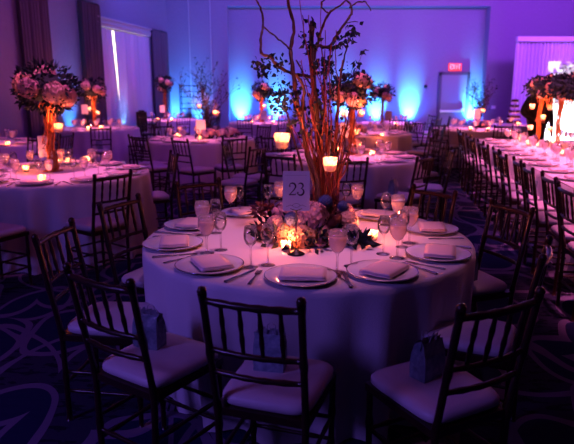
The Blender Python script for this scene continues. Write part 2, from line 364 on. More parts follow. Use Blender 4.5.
def chair_parts(hi=True):
    K = []
    n = 8 if hi else 6
    def post(s):
        b = MB(); pts = []; rs = []
        for i in range(25):
            z = .0+.915*i/24; pts.append(backpt(s, z)); rs.append(.0135*(1.25 if i % 6 == 0 else 1))
        b.tube(pts, rs, n); b.ball(backpt(s, .925), .018, n); return b
    def fleg(s):
        b = MB(); b.tube([Vector((s*.172, .17, 0)).lerp(Vector((s*.175, .175, .43)), i/12) for i in range(13)], [.013*(1.3 if i in (4, 8) else .95+.02*i/12) for i in range(13)], n); return b
    def rail(z, r, bow=.02):
        b = MB(); p, q = backpt(-1, z), backpt(1, z); b.tube([p.lerp(q, i/10)+Vector((0, -bow*math.sin(PI*i/10), 0)) for i in range(11)], [r*(1.22 if i in (2, 4, 6, 8) else 1) for i in range(11)], n); return b
    def spindle(x):
        b = MB(); p0 = backpt(1, .70); p1 = backpt(1, .885); bw = -.02*math.sin(PI*(x/.34+.5)); a = Vector((x, p0.y+bw, .70)); c = Vector((x, p1.y+bw, .885))
        b.tube([a.lerp(c, i/6) for i in range(7)], [.0075*(1.35 if i in (2, 4) else 1) for i in range(7)], n if hi else 5); return b
    def seatf():
        b = MB(); z0, z1 = .425, .455
        top = [(-.178, -.2), (.178, -.2), (.186, .192), (-.186, .192)]
        vs = [(x, y, z0) for x, y in top]+[(x, y, z1) for x, y in top]
        b.add(vs, [(3, 2, 1, 0), (4, 5, 6, 7), (0, 1, 5, 4), (1, 2, 6, 5), (2, 3, 7, 6), (3, 0, 4, 7)]); return b
    def st(p, q):
        b = MB(); b.tube([Vector(p).lerp(Vector(q), i/8) for i in range(9)], [.0085*(1.3 if i in (2, 6) else 1) for i in range(9)], n if hi else 5); return b
    strs = [((-.172, .172, .16), (.172, .172, .16)), ((-.173, .173, .26), (.173, .173, .26))]
    for z in (.16, .26):
        for s in (-1, 1):
            q = backpt(s, z); strs.append(((s*.172, .172, z), tuple(q)))
    q0, q1 = backpt(-1, .2), backpt(1, .2); strs.append((tuple(q0), tuple(q1)))
    xs = (-.105, -.035, .035, .105)
    if hi:
        K.append(node('seat', seatf(), 'wood')); K.append(node('cushion', mv(cushion_mb(), .455), 'cushion', label='pale padded cushion'))
        for s in (-1, 1): K.append(node('back_post', post(s), 'wood')); K.append(node('leg', fleg(s), 'wood'))
        K.append(node('top_rail', rail(.89, .0125), 'wood')); K.append(node('rail', rail(.70, .010), 'wood')); K.append(node('rail', rail(.61, .010), 'wood'))
        for x in xs: K.append(node('spindle', spindle(x), 'wood'))
        for p, q in strs: K.append(node('stretcher', st(p, q), 'wood'))
    else:
        b = MB()
        for x in (post(-1), post(1), rail(.89, .0125), rail(.70, .01), rail(.61, .01), *[spindle(x) for x in xs]): b.add(x.v, x.f, True)
        K.append(node('backrest', b, 'wood'))
        b = MB(); s_ = seatf(); b.add(s_.v, s_.f); K.append(node('seat', b, 'wood'))
        K.append(node('cushion', mv(cushion_mb(), .455), 'cushion', label='pale padded cushion'))
        for s in (-1, 1): K.append(node('leg', fleg(s), 'wood'))
        b = MB()
        for p, q in strs: t_ = st(p, q); b.add(t_.v, t_.f, True)
        K.append(node('stretcher', b, 'wood'))
    return dict(name='banquet_chair', mesh=None, kids=K, label=None)
CH_HI, CH_LO = chair_parts(True), chair_parts(False)
def gift_bag():
    b = MB(); vs = []
    lv = [(0, .060, .036), (.05, .061, .037), (.10, .060, .033), (.135, .057, .022), (.150, .061, .018)]
    r = random.Random(5)
    for z, w, d in lv:
        for (x, y) in ((-1, -1), (-.4, -1.06), (.4, -1.06), (1, -1), (1 - (.25 if z > .08 else 0), 0), (1, 1), (.4, 1.06), (-.4, 1.06), (-1, 1), (-1+(.25 if z > .08 else 0), 0)): vs.append((x*w, y*d, z+r.uniform(-.004, .004)*(z > .12)))
    n = 10; fs = [(i*n+k, i*n+(k+1) % n, (i+1)*n+(k+1) % n, (i+1)*n+k) for i in range(len(lv)-1) for k in range(n)]+[tuple(range(n))[::-1]]
    b.add(vs, fs)
    t = MB()
    for i in range(9):
        x = -.042+.0105*i; y = r.uniform(-.008, .008); t.add([(x-.012, y, .115), (x+.012, y+.003, .115), (x+.01+r.uniform(-.01, .01), y, .155+r.random()*.02), (x-.008, y-.004, .15+r.random()*.02)], [(0, 1, 2, 3)])
    h = MB(); 
    for s in (-1, 1): h.tube([(-.02, s*.016, .14), (-.016, s*.022, .17), (0, s*.025, .182), (.016, s*.022, .17), (.02, s*.016, .14)], .002, 5)
    return dict(name='gift_bag', mesh=b.mesh('gift_bag', M['bag']), kids=[node('tissue_paper', t, 'tissue'), node('handle', h, 'tissue')], label=None)
BAG = gift_bag()
def place_chair(fin=None, toward=None, hi=True, label='', group='dark wooden banquet chairs', bag=None, base=None, ang=None, off=None):
    """fin: the two finial pixels (z .92), or base + ang"""
    if fin:
        a, c = P(*fin[0], .925), P(*fin[1], .925); mid = (a+c)/2; d = (c-a); nrm = Vector((-d.y, d.x, 0)).normalized()
        if ang is not None: nrm = Vector((-math.sin(ang), math.cos(ang), 0))
        elif nrm.dot(Vector(toward+(0,))-Vector((mid.x, mid.y, 0))) < 0: nrm = -nrm
        loc = Vector((mid.x, mid.y, 0))+nrm*.28
    else:
        loc = Vector((base[0], base[1], 0))
        nrm = Vector((-math.sin(ang), math.cos(ang), 0)) if ang is not None else (Vector(toward+(0,))-loc).normalized()
    if off: loc = loc+nrm*off
    rz = math.atan2(-nrm.x, nrm.y)
    spawn(CH_HI if hi else CH_LO, loc, rz, label, 'chair', group)
    if bag:
        r = Matrix.Rotation(rz, 3, 'Z') @ Vector((bag[0], bag[1], 0))
        spawn(BAG, (loc.x+r.x, loc.y+r.y, .507), rz+bag[2], bag[3], 'gift bag', 'grey blue gift bags left on chairs')
    return loc

# ------------------------------------------------------------------ tables
def round_cloth(R, seed, flare=0.0, cinch=0.0, nf=21, amp=.055):
    r = random.Random(seed); b = MB(); n = 144; vs = []
    ph = [r.uniform(0, 6.28) for _ in range(4)]
    def fold(q): return .6*math.sin(nf*q+ph[0]+.8*math.sin(2*q+ph[1]))+.3*math.sin((nf*1.0//2+3)*q+ph[2])+.25*math.sin((nf+6)*q+ph[3])
    rings = [(0.001, .76, 0), (.3*R, .76, 0), (.6*R, .76, 0), (.85*R, .76, 0), (R-.02, .76, 0), (R-.006, .757, 0), (R, .748, .03), (R+.001, .72, .12)]
    for i in range(1, 9):
        t = i/8; rings.append((R+flare*t-cinch*t, .72-(.71)*t, .12+.88*t**.8))
    for rad, z, w in rings:
        for k in range(n):
            q = 2*PI*k/n; rr = rad+amp*w*fold(q)*(1); zz = z
            vs.append((rr*math.cos(q), rr*math.sin(q), zz+(.006*math.sin(5*q) if z < .02 else 0)))
    fs = [(i*n+k, i*n+(k+1) % n, (i+1)*n+(k+1) % n, (i+1)*n+k) for i in range(len(rings)-1) for k in range(n)]
    fs.append(tuple(range(n))); return b.add(vs, fs, True)
_tb = {}
def table_under(R):
    k = round(R, 2)
    if k not in _tb:
        t = MB(); t.lathe([(.001, .0), (R-.04, .0), (R-.03, .012), (R-.04, .025), (.001, .025)], 48)
        legs = []
        for s in (-1, 1):
            for u in (-1, 1):
                l = MB(); l.tube([(s*.42*R, u*.42*R, .725), (s*.5*R, u*.5*R, 0)], .015, 8); legs.append(node('leg', l, 'blackmetal'))
        _tb[k] = [node('tabletop', mv(t, .725), 'door')]+legs
    return dict(name='banquet_table', mesh=None, kids=_tb[k], label=None)
TABLES = dict(
    A=(.115, 3.22, .915, 'the card 23 table'),
    B=(-2.33, 5.86, .915, 'the card 25 table'),
    C=(-1.47, 9.95, .915, 'the back left branch table'),
    D=(.74, 7.30, .915, 'the table just behind card 23'),
    E=(1.50, 11.4, .9, 'the second table behind card 23'),
    Fq=(-.57, 15.0, .9, 'the back table left of the branches'),
    G=(-4.10, 12.75, .88, 'the table before the window'),
    Hh=(-3.35, 16.6, .85, 'the back left corner table'),
    I=(4.05, 12.6, .9, 'the table below the exit sign'),
    L=(-4.75, 9.2, .85, 'the left edge table'),
    Mm=(2.55, 14.9, .85, 'the table left of the door'))
for k, (x, y, R, ph) in TABLES.items():
    spawn(table_under(R), (x, y, 0), .3, 'round folding table under the cloth, '+ph, 'table', 'round banquet tables')
    spawn(node('tablecloth', round_cloth(R, ord(k[0]), flare=0 if k == 'A' else .05, cinch=.05 if k == 'A' else 0), 'cloth'), (x, y, 0), 0, 'white floor length cloth over '+ph, 'tablecloth', 'white round tablecloths')
TZ = .7615
# long table on the right
KD = Vector((.155, 1, 0)).normalized(); KN = Vector((KD.y, -KD.x, 0))     # along it, and across towards the right
K0 = Vector((2.42, 4.82, 0)); KW = 1.7
def kp(s, a, z=0): return K0+KD*(s)+KN*a+Vector((0, 0, z))           # s along from y 4.82, a across from the aisle edge
ka = math.atan2(-KD.x, KD.y)
S0, S1 = -1.9, 5.25
b = MB(); nx = 160; per = []
for i in range(40): per.append((S0+(S1-S0)*i/40, 0, -1, 0))
for i in range(14): per.append((S1, KW*i/14, 0, 0))
for i in range(40): per.append((S1-(S1-S0)*i/40, KW, 1, 0))
for i in range(14): per.append((S0, KW-KW*i/14, 0, 0))
per = []; per_step = .06; edges = [((S0, 0), (S1, 0), (0, -1)), ((S1, 0), (S1, KW), (1, 0)), ((S1, KW), (S0, KW), (0, 1)), ((S0, KW), (S0, 0), (-1, 0))]
for (p, q, nn) in edges:
    L_ = math.hypot(q[0]-p[0], q[1]-p[1]); n_ = int(L_/per_step)
    for i in range(n_): t = i/n_; per.append((p[0]+(q[0]-p[0])*t, p[1]+(q[1]-p[1])*t, nn[0], nn[1]))
vs = []; n = len(per)
lv = [(.76, -.01, 0), (.752, 0, .02), (.70, .003, .2), (.5, .008, .5), (.25, .012, .8), (.01, .016, 1)]
for z, o, w in lv:
    for i, (s, a, ns, na) in enumerate(per):
        f_ = .022*w*math.sin(i*.62+1.5*math.sin(i*.11)); p = kp(s+ns*(o+f_), a+na*(o+f_), z); vs.append(tuple(p))
fs = [(j*n+i, j*n+(i+1) % n, (j+1)*n+(i+1) % n, (j+1)*n+i) for j in range(len(lv)-1) for i in range(n)]+[tuple(range(n))]
b.add(vs, fs, True); 
b.sm[-1] = False
spawn(node('tablecloth', b, 'cloth'), label='white floor length cloth over the long head table on the right', cat='tablecloth')
t = MB(); c = kp((S0+S1)/2, KW/2, .735); t.box(c, (KW-.06, S1-S0-.06, .03), ka)
lg = []
for s in (S0+.3, S0+2.4, S1-2.4, S1-.3):
    for a in (.2, KW-.2): l = MB(); l.tube([kp(s, a, 0), kp(s, a, .72)], .018, 8); lg.append(node('leg', l, 'blackmetal'))
spawn(dict(name='banquet_table', mesh=None, kids=[node('tabletop', t, 'door')]+lg, label=None), label='long banquet table under its cloth along the right side', cat='table')

# ------------------------------------------------------------------ tableware
def plate_spec():
    b = MB(); b.lathe([(.001, .004), (.05, .004), (.095, .0), (.105, .003), (.158, .016), (.162, .018), (.158, .020), (.108, .008), (.098, .006), (.001, .008)], 48)
    r = MB(); r.lathe([(.159, .0175), (.163, .0175), (.163, .020), (.159, .0205)], 48)
    return dict(name='dinner_plate', mesh=b.mesh('dinner_plate', M['china']), kids=[node('rim', r, 'rim', label='thin silver rim')], label=None)
def napkin_spec():
    b = MB(); rr = random.Random(2)
    for i, (w, d, z) in enumerate(((.205, .155, .002), (.203, .150, .007), (.200, .146, .012))):
        vs = []; nx_, ny_ = 10, 6
        for side in (0, 1):
            for j in range(ny_+1):
                for k in range(nx_+1):
                    x = -w/2+w*k/nx_+(.004 if i == 1 else 0); y = -d/2+d*j/ny_
                    e = 1-.0*abs(x); vs.append((x, y, z+(0 if side else .004)+.001*math.sin(k*1.1+i)+.001*math.sin(j*1.7)))
        w_ = nx_+1; o = (ny_+1)*w_
        fs = [(j*w_+k, j*w_+k+1, (j+1)*w_+k+1, (j+1)*w_+k) for j in range(ny_) for k in range(nx_)]
        fs += [tuple(v+o for v in f[::-1]) for f in fs]
        for k in range(nx_): fs += [(k, o+k, o+k+1, k+1), (ny_*w_+k+1, o+ny_*w_+k+1, o+ny_*w_+k, ny_*w_+k)]
        for j in range(ny_): fs += [(j*w_, (j+1)*w_, o+(j+1)*w_, o+j*w_), (j*w_+nx_, o+j*w_+nx_, o+(j+1)*w_+nx_, (j+1)*w_+nx_)]
        b.add(vs, fs, True)
    return dict(name='folded_napkin', mesh=b.mesh('folded_napkin', M['napkin']), kids=[], label=None)
def knife_spec():
    b = MB(); vs = []
    pr = [(-.115, .006, .006), (-.11, .009, .007), (-.03, .006, .006), (-.02, .005, .005), (-.01, .009, .002), (.07, .010, .0015), (.10, .007, .0012), (.115, .001, .001)]
    for y, w, h in pr: vs += [(-w, y, .001), (w, y, .001), (w, y, .001+h), (-w, y, .001+h)]
    b.add(vs, [(i*4+k, i*4+(k+1) % 4, (i+1)*4+(k+1) % 4, (i+1)*4+k) for i in range(len(pr)-1) for k in range(4)]+[(3, 2, 1, 0)])
    return dict(name='table_knife', mesh=b.mesh('table_knife', M['steel']), kids=[], label=None)
def fork_spec():
    b = MB(); pr = [(-.10, .007, .003), (-.09, .008, .004), (.0, .003, .004), (.03, .004, .003), (.045, .012, .003), (.06, .013, .002)]; vs = []
    for y, w, h in pr: vs += [(-w, y, .001), (w, y, .001), (w, y, .001+h), (-w, y, .001+h)]
    b.add(vs, [(i*4+k, i*4+(k+1) % 4, (i+1)*4+(k+1) % 4, (i+1)*4+k) for i in range(len(pr)-1) for k in range(4)]+[(3, 2, 1, 0)])
    for x in (-.0105, -.0035, .0035, .0105): b.box((x, .08, .004), (.003, .045, .002))
    return dict(name='dinner_fork', mesh=b.mesh('dinner_fork', M['steel']), kids=[], label=None)
def goblet_spec(hi=True):
    n = 20 if hi else 10; b = MB()
    b.lathe([(.001, .003), (.036, .0), (.036, .002), (.012, .006), (.005, .012), (.0045, .07), (.008, .085)], n)
    bowl = MB(); bowl.lathe([(.008, .085), (.024, .098), (.037, .122), (.041, .145), (.040, .165), (.036, .188), (.035, .188), (.039, .165)], n)
    w = MB(); w.lathe([(.001, .09), (.022, .100), (.035, .122), (.039, .145), (.0385, .158), (.001, .158)], n)
    if not hi:
        bowl.add(w.v, w.f, True); return dict(name='water_goblet', mesh=b.mesh('water_goblet', M['glass']), kids=[node('bowl', bowl, 'icedfar')], label=None)
    return dict(name='water_goblet', mesh=b.mesh('water_goblet', M['glass']), kids=[node('bowl', bowl, 'iced', label='misted bowl'), node('iced_water', w, 'water')], label=None)
def wine_spec(n=20):
    b = MB(); b.lathe([(.001, .003), (.034, .0), (.034, .002), (.012, .006), (.0045, .012), (.004, .09), (.007, .10), (.022, .112), (.032, .135), (.033, .158), (.027, .195), (.026, .195), (.031, .158), (.030, .137), (.020, .115), (.001, .104)], n)
    return dict(name='wine_glass', mesh=b.mesh('wine_glass', M['glass']), kids=[], label=None)
PLATE, NAP, KNIFE, FORK = plate_spec(), napkin_spec(), knife_spec(), fork_spec()
GOB, GOBL, WINE, WINEL = goblet_spec(), goblet_spec(False), wine_spec(), wine_spec(10)
def votive_spec(hang=0):
    b = MB(); b.lathe([(.001, 0), (.024, 0), (.030, .01), (.036, .065), (.034, .065), (.028, .012), (.001, .008)], 18)
    w = MB(); w.lathe([(.001, .009), (.026, .009), (.029, .03), (.001, .031)], 14)
    f = MB(); f.ball((0, 0, .047), .0085, 8, (1, 1, 2.0))
    k = [node('wax', w, 'wax'), node('flame', f, 'flame', label='orange candle flame')]
    if hang:
        h = MB(); h.tube([(-.035, 0, .062), (-.02, 0, .12), (0, 0, .062+hang), (.02, 0, .12), (.035, 0, .062)], .0012, 4); k.append(node('hanging_wire', h, 'blackmetal'))
    return dict(name='hanging_candle' if hang else 'votive_candle', mesh=b.mesh('votive', M['votive']), kids=k, label=None)
VOT, VOTH = votive_spec(), votive_spec(.16)
CE = 9.5
def votive(p, label, hang=False, e=1.0, sc=1.0, light=True):
    spawn(VOTH if hang else VOT, p, rnd.random()*6, label, 'candle', 'candles hanging in glass cups' if hang else 'votive candles in glass cups', scale=sc)
    if light: plight((p[0], p[1], p[2]+.058*sc), e*CE)
DIR = ['at its near edge', 'near right of middle', 'at its near right', 'at its far right', 'far right of middle', 'at its far edge', 'far left of middle', 'at its far left', 'at its near left', 'near left of middle']
def dirname(q):        # q: angle on the table, -90 deg faces the camera
    return DIR[int(round((math.degrees(q)+90) % 360/36)) % 10]
def setting(tk, q, hi=False, items='pngwkf'):
    x, y, R, ph = TABLES[tk]; pos = dirname(q); s = ph
    c, sn = math.cos(q), math.sin(q); rz = q+PI/2
    def pt(r, t): return (x+c*r-sn*t, y+sn*r+c*t)
    j = lambda a: rnd.uniform(-a, a)
    if 'p' in items: spawn(PLATE, (*pt(R-.175, 0), TZ), 0, 'white plate '+pos+' of '+s, 'plate', 'dinner plates')
    if 'n' in items: spawn(NAP, (*pt(R-.175, 0), TZ+.015), rz+j(.3), 'folded napkin '+pos+' of '+s, 'napkin', 'folded napkins')
    if 'g' in items: spawn(GOB if hi else GOBL, (*pt(R-.40+j(.02), .07), TZ), j(3), 'water goblet '+pos+' of '+s, 'glass', 'water goblets')
    if 'w' in items: spawn(WINE if hi else WINEL, (*pt(R-.42+j(.02), -.03), TZ), 0, 'wine glass '+pos+' of '+s, 'glass', 'wine glasses')
    if 'k' in items: spawn(KNIFE, (*pt(R-.16, -.20), TZ), rz+PI, 'dark knife '+pos+' of '+s, 'knife', 'table knives')
    if 'f' in items: spawn(FORK, (*pt(R-.16, .20), TZ), rz+PI, 'dark fork '+pos+' of '+s, 'fork', 'dinner forks')

# front table settings, each measured
ax, ay = .115, 3.22
AP = [(300, 279, 0, 'nearest the camera'), (389, 274.5, .5, 'at the near right'), (438, 253, .25, 'at the right edge'), (434, 228, -.35, 'at the far right'), (378, 215, .2, 'far right behind the glasses'), (245, 212, .1, 'at the far left behind the glasses'), (185, 223.5, .15, 'far left'), (172.6, 243, -.1, 'at the left edge'), (208, 265, -.45, 'at the near left')]
for (px, py, nr, pos) in AP:
    p = P(px, py, .775); q = math.atan2(p.y-ay, p.x-ax); r = min(.755, math.hypot(p.x-ax, p.y-ay)); p = Vector((ax+r*math.cos(q), ay+r*math.sin(q), 0))
    T = 'on the card 23 table'
    spawn(PLATE, (p.x, p.y, TZ), 0, 'white plate '+T+', '+pos, 'plate', 'dinner plates')
    spawn(NAP, (p.x+.01, p.y, TZ+.016), q+PI/2+nr, 'folded napkin '+T+', '+pos, 'napkin', 'folded napkins')
    t = Vector((-math.sin(q), math.cos(q), 0)); rd = Vector((math.cos(q), math.sin(q), 0))
    for s_, sp, nm in ((1, KNIFE, 'knife'), (-1, FORK, 'fork')):
        c = p+t*.205*s_-rd*.0
        spawn(sp, (c.x, c.y, TZ), q+PI/2+(.12*s_), 'dark %s %s of the plate %s' % (nm, 'right' if s_ > 0 else 'left', pos), nm, 'table knives' if nm == 'knife' else 'dinner forks')
AG = [('g', 337, 272, 'right of the sign stand'), ('w', 351, 266, 'just behind the front goblet'), ('w', 251, 267, 'left of the flowers, nearest the camera'), ('w', 268, 265, 'left of the candle under the sign'),
      ('g', 207, 253, 'in the left cluster, nearest'), ('w', 221, 250, 'in the left cluster, right of the goblet'), ('g', 203, 235, 'in the left cluster, farther back'), ('w', 216, 233, 'in the left cluster, farther back'),
      ('g', 231, 216, 'above the far left plate'), ('w', 240, 214, 'beside the far left goblet'), ('g', 280, 210, 'left of the card, behind the flowers'), ('w', 268, 214, 'left of the card, at the table back'),
      ('g', 357, 213, 'right of the flowers, at the table back'), ('w', 346, 212, 'right of the flowers, beside a goblet'), ('g', 397, 258, 'in the right cluster, nearest'), ('w', 383, 254, 'in the right cluster, left of the nearest goblet'),
      ('g', 409, 243, 'in the right cluster, rightmost'), ('g', 397, 227, 'in the right cluster, farthest'), ('w', 385, 225, 'in the right cluster, farthest left'), ('w', 402, 247, 'in the right cluster, between the goblets')]
for k, px, py, pos in AG:
    p = P(px, py, TZ)
    spawn(GOB if k == 'g' else WINE, p, 0, ('filled goblet ' if k == 'g' else 'wine glass ')+'on the card 23 table, '+pos, 'glass', 'water goblets' if k == 'g' else 'wine glasses', scale=1.05 if k == 'g' else 1.02)

for tk, off, n_, items in (('B', -.35, 10, 'pngwkf'), ('C', -1.4, 10, 'pngw'), ('D', -.3, 10, 'pngwkf'), ('E', -1.2, 10, 'pngw'), ('Fq', -1.5, 10, 'pgw'), ('G', -1.3, 10, 'pgw'), ('Hh', -1.4, 8, 'gw'), ('I', -1.5, 10, 'pgw'), ('L', -.5, 10, 'pngw'), ('Mm', -1.4, 8, 'gw')):
    for i in range(n_):
        q = -PI/2+i*2*PI/10+.12
        if n_ == 8 and i in (4, 6): continue
        setting(tk, q, tk in 'BD', items)

# ------------------------------------------------------------------ flowers
def floret_ball(r, n, seed, petal=.35):
    rr = random.Random(seed); b = MB(); b.ball((0, 0, 0), r*.82, 10)
    for i in range(n):
        z = 1-2*(i+.5)/n; a = i*2.39996; s = math.sqrt(1-z*z); d = Vector((s*math.cos(a), s*math.sin(a), z)); u = d.orthogonal().normalized(); v = d.cross(u)
        c = d*r*rr.uniform(.88, 1.02); pr = r*petal*rr.uniform(.55, .8); ph = rr.random()*1.5
        for k in range(4):
            q = ph+k*PI/2; e = u*math.cos(q)+v*math.sin(q); g = u*-math.sin(q)+v*math.cos(q)
            b.add([c-d*r*.05, c+e*pr*.6+g*pr*.4+d*r*.05, c+e*pr+d*r*.02, c+e*pr*.6-g*pr*.4+d*r*.05], [(0, 1, 2, 3)], True)
    return b
def rose(r, seed):
    rr = random.Random(seed); b = MB()
    for ring, n in ((.25, 3), (.5, 5), (.75, 6), (1, 7)):
        for k in range(n):
            a = 2*PI*k/n+rr.random()*.5+ring*3; w = .75*2*PI/n; vs = []
            for j in range(4):
                t = j/3; rad = r*ring*(.35+.65*math.sin(t*1.7)); z = r*(-.5+t*1.15*(1.15-ring*.55))
                for m in range(4):
                    q = a+w*(m-1.5)/1.5; vs.append((rad*math.cos(q), rad*math.sin(q), z-(.08*r if m in (0, 3) and j == 3 else 0)))
            b.add(vs, [(j*4+m, j*4+m+1, (j+1)*4+m+1, (j+1)*4+m) for j in range(3) for m in range(3)], True)
    return b
HYD = {c: floret_ball(1, 110, i).mesh('hydrangea', M[c]) for i, c in enumerate(('cream', 'mauve', 'peach', 'blue'))}
ROS = {c: rose(1, i).mesh('rose', M[c]) for i, c in enumerate(('cream', 'mauve', 'peach', 'blue', 'leafr'))}
LOWH = {c: floret_ball(1, 40, i, .55).mesh('bloom', M[c]) for i, c in enumerate(('cream', 'mauve', 'peach', 'blue'))}
def leaf(b, c, d, L, w, rr):
    d = Vector(d).normalized(); u = d.orthogonal().normalized(); u = Matrix.Rotation(rr.random()*6.28, 3, d) @ u; n = d.cross(u)
    c = Vector(c); b.add([c, c+d*L*.35+u*w+n*w*.2, c+d*L-n*L*.15, c+d*L*.35-u*w+n*w*.2, c+d*L*.5-n*w*.25], [(0, 1, 4), (1, 2, 4), (2, 3, 4), (3, 0, 4)], True)
def foliage(n, rx, rz, L, seed, rin=.75, zc=0, cut=-1):
    rr = random.Random(seed); b = MB()
    for i in range(n):
        while True:
            d = Vector((rr.gauss(0, 1), rr.gauss(0, 1), rr.gauss(0, 1))).normalized()
            if d.z > cut: break
        k = rr.uniform(rin, 1.05); c = Vector((d.x*rx*k, d.y*rx*k, d.z*rz*k+zc))
        leaf(b, c, d+Vector((rr.uniform(-.7, .7), rr.uniform(-.7, .7), rr.uniform(-.6, .6))), L*rr.uniform(.6, 1.4), L*.28, rr)
    return b
def wisps(n, rx, rz, zc, seed, L=.12):
    rr = random.Random(seed); b = MB()
    for i in range(n):
        d = Vector((rr.gauss(0, 1), rr.gauss(0, 1), rr.uniform(-.3, 1))).normalized(); p = Vector((d.x*rx*.8, d.y*rx*.8, d.z*rz*.8+zc)); pts = [p]
        for j in range(4):
            d = (d+Vector((rr.uniform(-.3, .3), rr.uniform(-.3, .3), rr.uniform(-.3, .2)))).normalized(); p = p+d*L/4; pts.append(p)
            leaf(b, p, d+Vector((rr.uniform(-1, 1), rr.uniform(-1, 1), rr.uniform(-1, 1))), .03, .009, rr); leaf(b, p, d+Vector((rr.uniform(-1, 1), rr.uniform(-1, 1), rr.uniform(-1, 1))), .03, .009, rr)
        b.tube(pts, .0015, 4)
    return b
def part(o, name, mesh, loc, sc=1, rot=None, label=None):
    c = bpy.data.objects.new(name, mesh); COL.objects.link(c); c.parent = o; c.location = loc; c.scale = (sc,)*3
    if rot: c.rotation_euler = rot
    if label: c['label'] = label
    return c
def empty(name, loc, label, cat, group=None):
    o = bpy.data.objects.new(name, None); COL.objects.link(o); o.location = loc; o['label'] = label; o['category'] = cat; o.empty_display_size = .1
    if group: o['group'] = group
    return o
CN = dict(cream='cream', mauve='mauve', peach='peach', blue='deep blue')
def tall_flowers(loc, zc, rx, rz, label, seed, hi=True, colw=.05, vine=True, nb=13):
    rr = random.Random(seed); o = empty('flower_arrangement', loc, label, 'flowers', 'tall flower arrangements on gold columns'); x = 0
    top = zc-loc[2]-rz*.45
    b = MB(); b.lathe([(.001, 0), (.10, 0), (.10, .008), (colw*.6, .015)], 20)
    for k in range(5):                      # twisted rods of the column
        pts = []
        for i in range(22):
            t = i/21; a = k*2*PI/5+t*3.2; r_ = colw*(.75-.25*math.sin(PI*t))+.008*math.sin(t*20+k); pts.append((r_*math.cos(a), r_*math.sin(a), .01+top*t))
        b.tube(pts, [.014*(1+.3*math.sin(i*1.7+k)) for i in range(22)], 6)
    part(o, 'column', b.mesh('column', M['gold']), (0, 0, 0))
    if vine:
        v = MB()
        for k in range(4):
            pts = []; ph = rr.random()*6
            for i in range(30):
                t = i/29; a = ph+t*(9+k*2); r_ = colw*1.15+.02*math.sin(t*13+k)+(.06*max(0, .25-t) if k else 0); pts.append((r_*math.cos(a), r_*math.sin(a), .01+top*t))
            v.tube(pts, .005, 5)
        part(o, 'vine', v.mesh('vine', M['gold']), (0, 0, 0))
    z0 = zc-loc[2]
    f = foliage(620 if hi else 260, rx*.97, rz*.97, .06 if hi else .075, seed, .7); f.ball((0, 0, 0), 1, 12)
    nb_ = len(f.v); m = 12*7
    f.v[-m:] = [(x_*rx*.62, y_*rx*.62, z_*rz*.62) for x_, y_, z_ in f.v[-m:]]
    if hi: w_ = wisps(26, rx, rz, 0, seed+5, .07); f.add(w_.v, w_.f, True)
    part(o, 'foliage', f.mesh('foliage', M['leaf']), (0, 0, z0))
    nb = max(6, int(nb*.62))
    for i in range(nb):
        a = i*2.4+rr.random()*.5+seed; el = -.75+1.6*((i*.618) % 1); r_ = math.sqrt(max(.05, 1-el*el)); cc = rr.choice(['cream', 'mauve', 'cream', 'mauve', 'peach', 'cream']); s = rx*rr.uniform(.27, .35)
        src = HYD if hi else LOWH
        part(o, 'hydrangea', src[cc], (rx*.74*r_*math.cos(a), rx*.74*r_*math.sin(a), z0+rz*.74*el), s, (rr.random()*3, rr.random()*3, rr.random()*3), CN[cc]+' bloom')
    return o
def low_flowers(loc, r, h, label, seed, nb=16, hi=False):
    rr = random.Random(seed); o = empty('flower_centrepiece', loc, label, 'flowers', 'low flower centrepieces')
    f = foliage(220 if hi else 90, r, h, .06, seed, .55, 0, -.05); part(o, 'foliage', f.mesh('foliage', M['leaf']), (0, 0, .02))
    b = MB(); b.lathe([(.001, 0), (r*.35, 0), (r*.45, .03), (r*.4, .06), (.001, .06)], 16); part(o, 'bowl', b.mesh('bowl', M['blackmetal']), (0, 0, 0))
    for i in range(nb):
        a = i*2.4; q = math.sqrt((i+.5)/nb); cc = rr.choice(['cream', 'mauve', 'peach', 'peach', 'blue', 'mauve']); s = r*rr.uniform(.2, .28)
        src = HYD if hi else LOWH
        part(o, 'bloom', src[cc], (r*.85*q*math.cos(a), r*.85*q*math.sin(a), .03+s*.6+h*.6*math.sqrt(max(0, 1-q*q))), s, (rr.random()*3, 0, rr.random()*3), CN[cc]+' bloom')
    return o

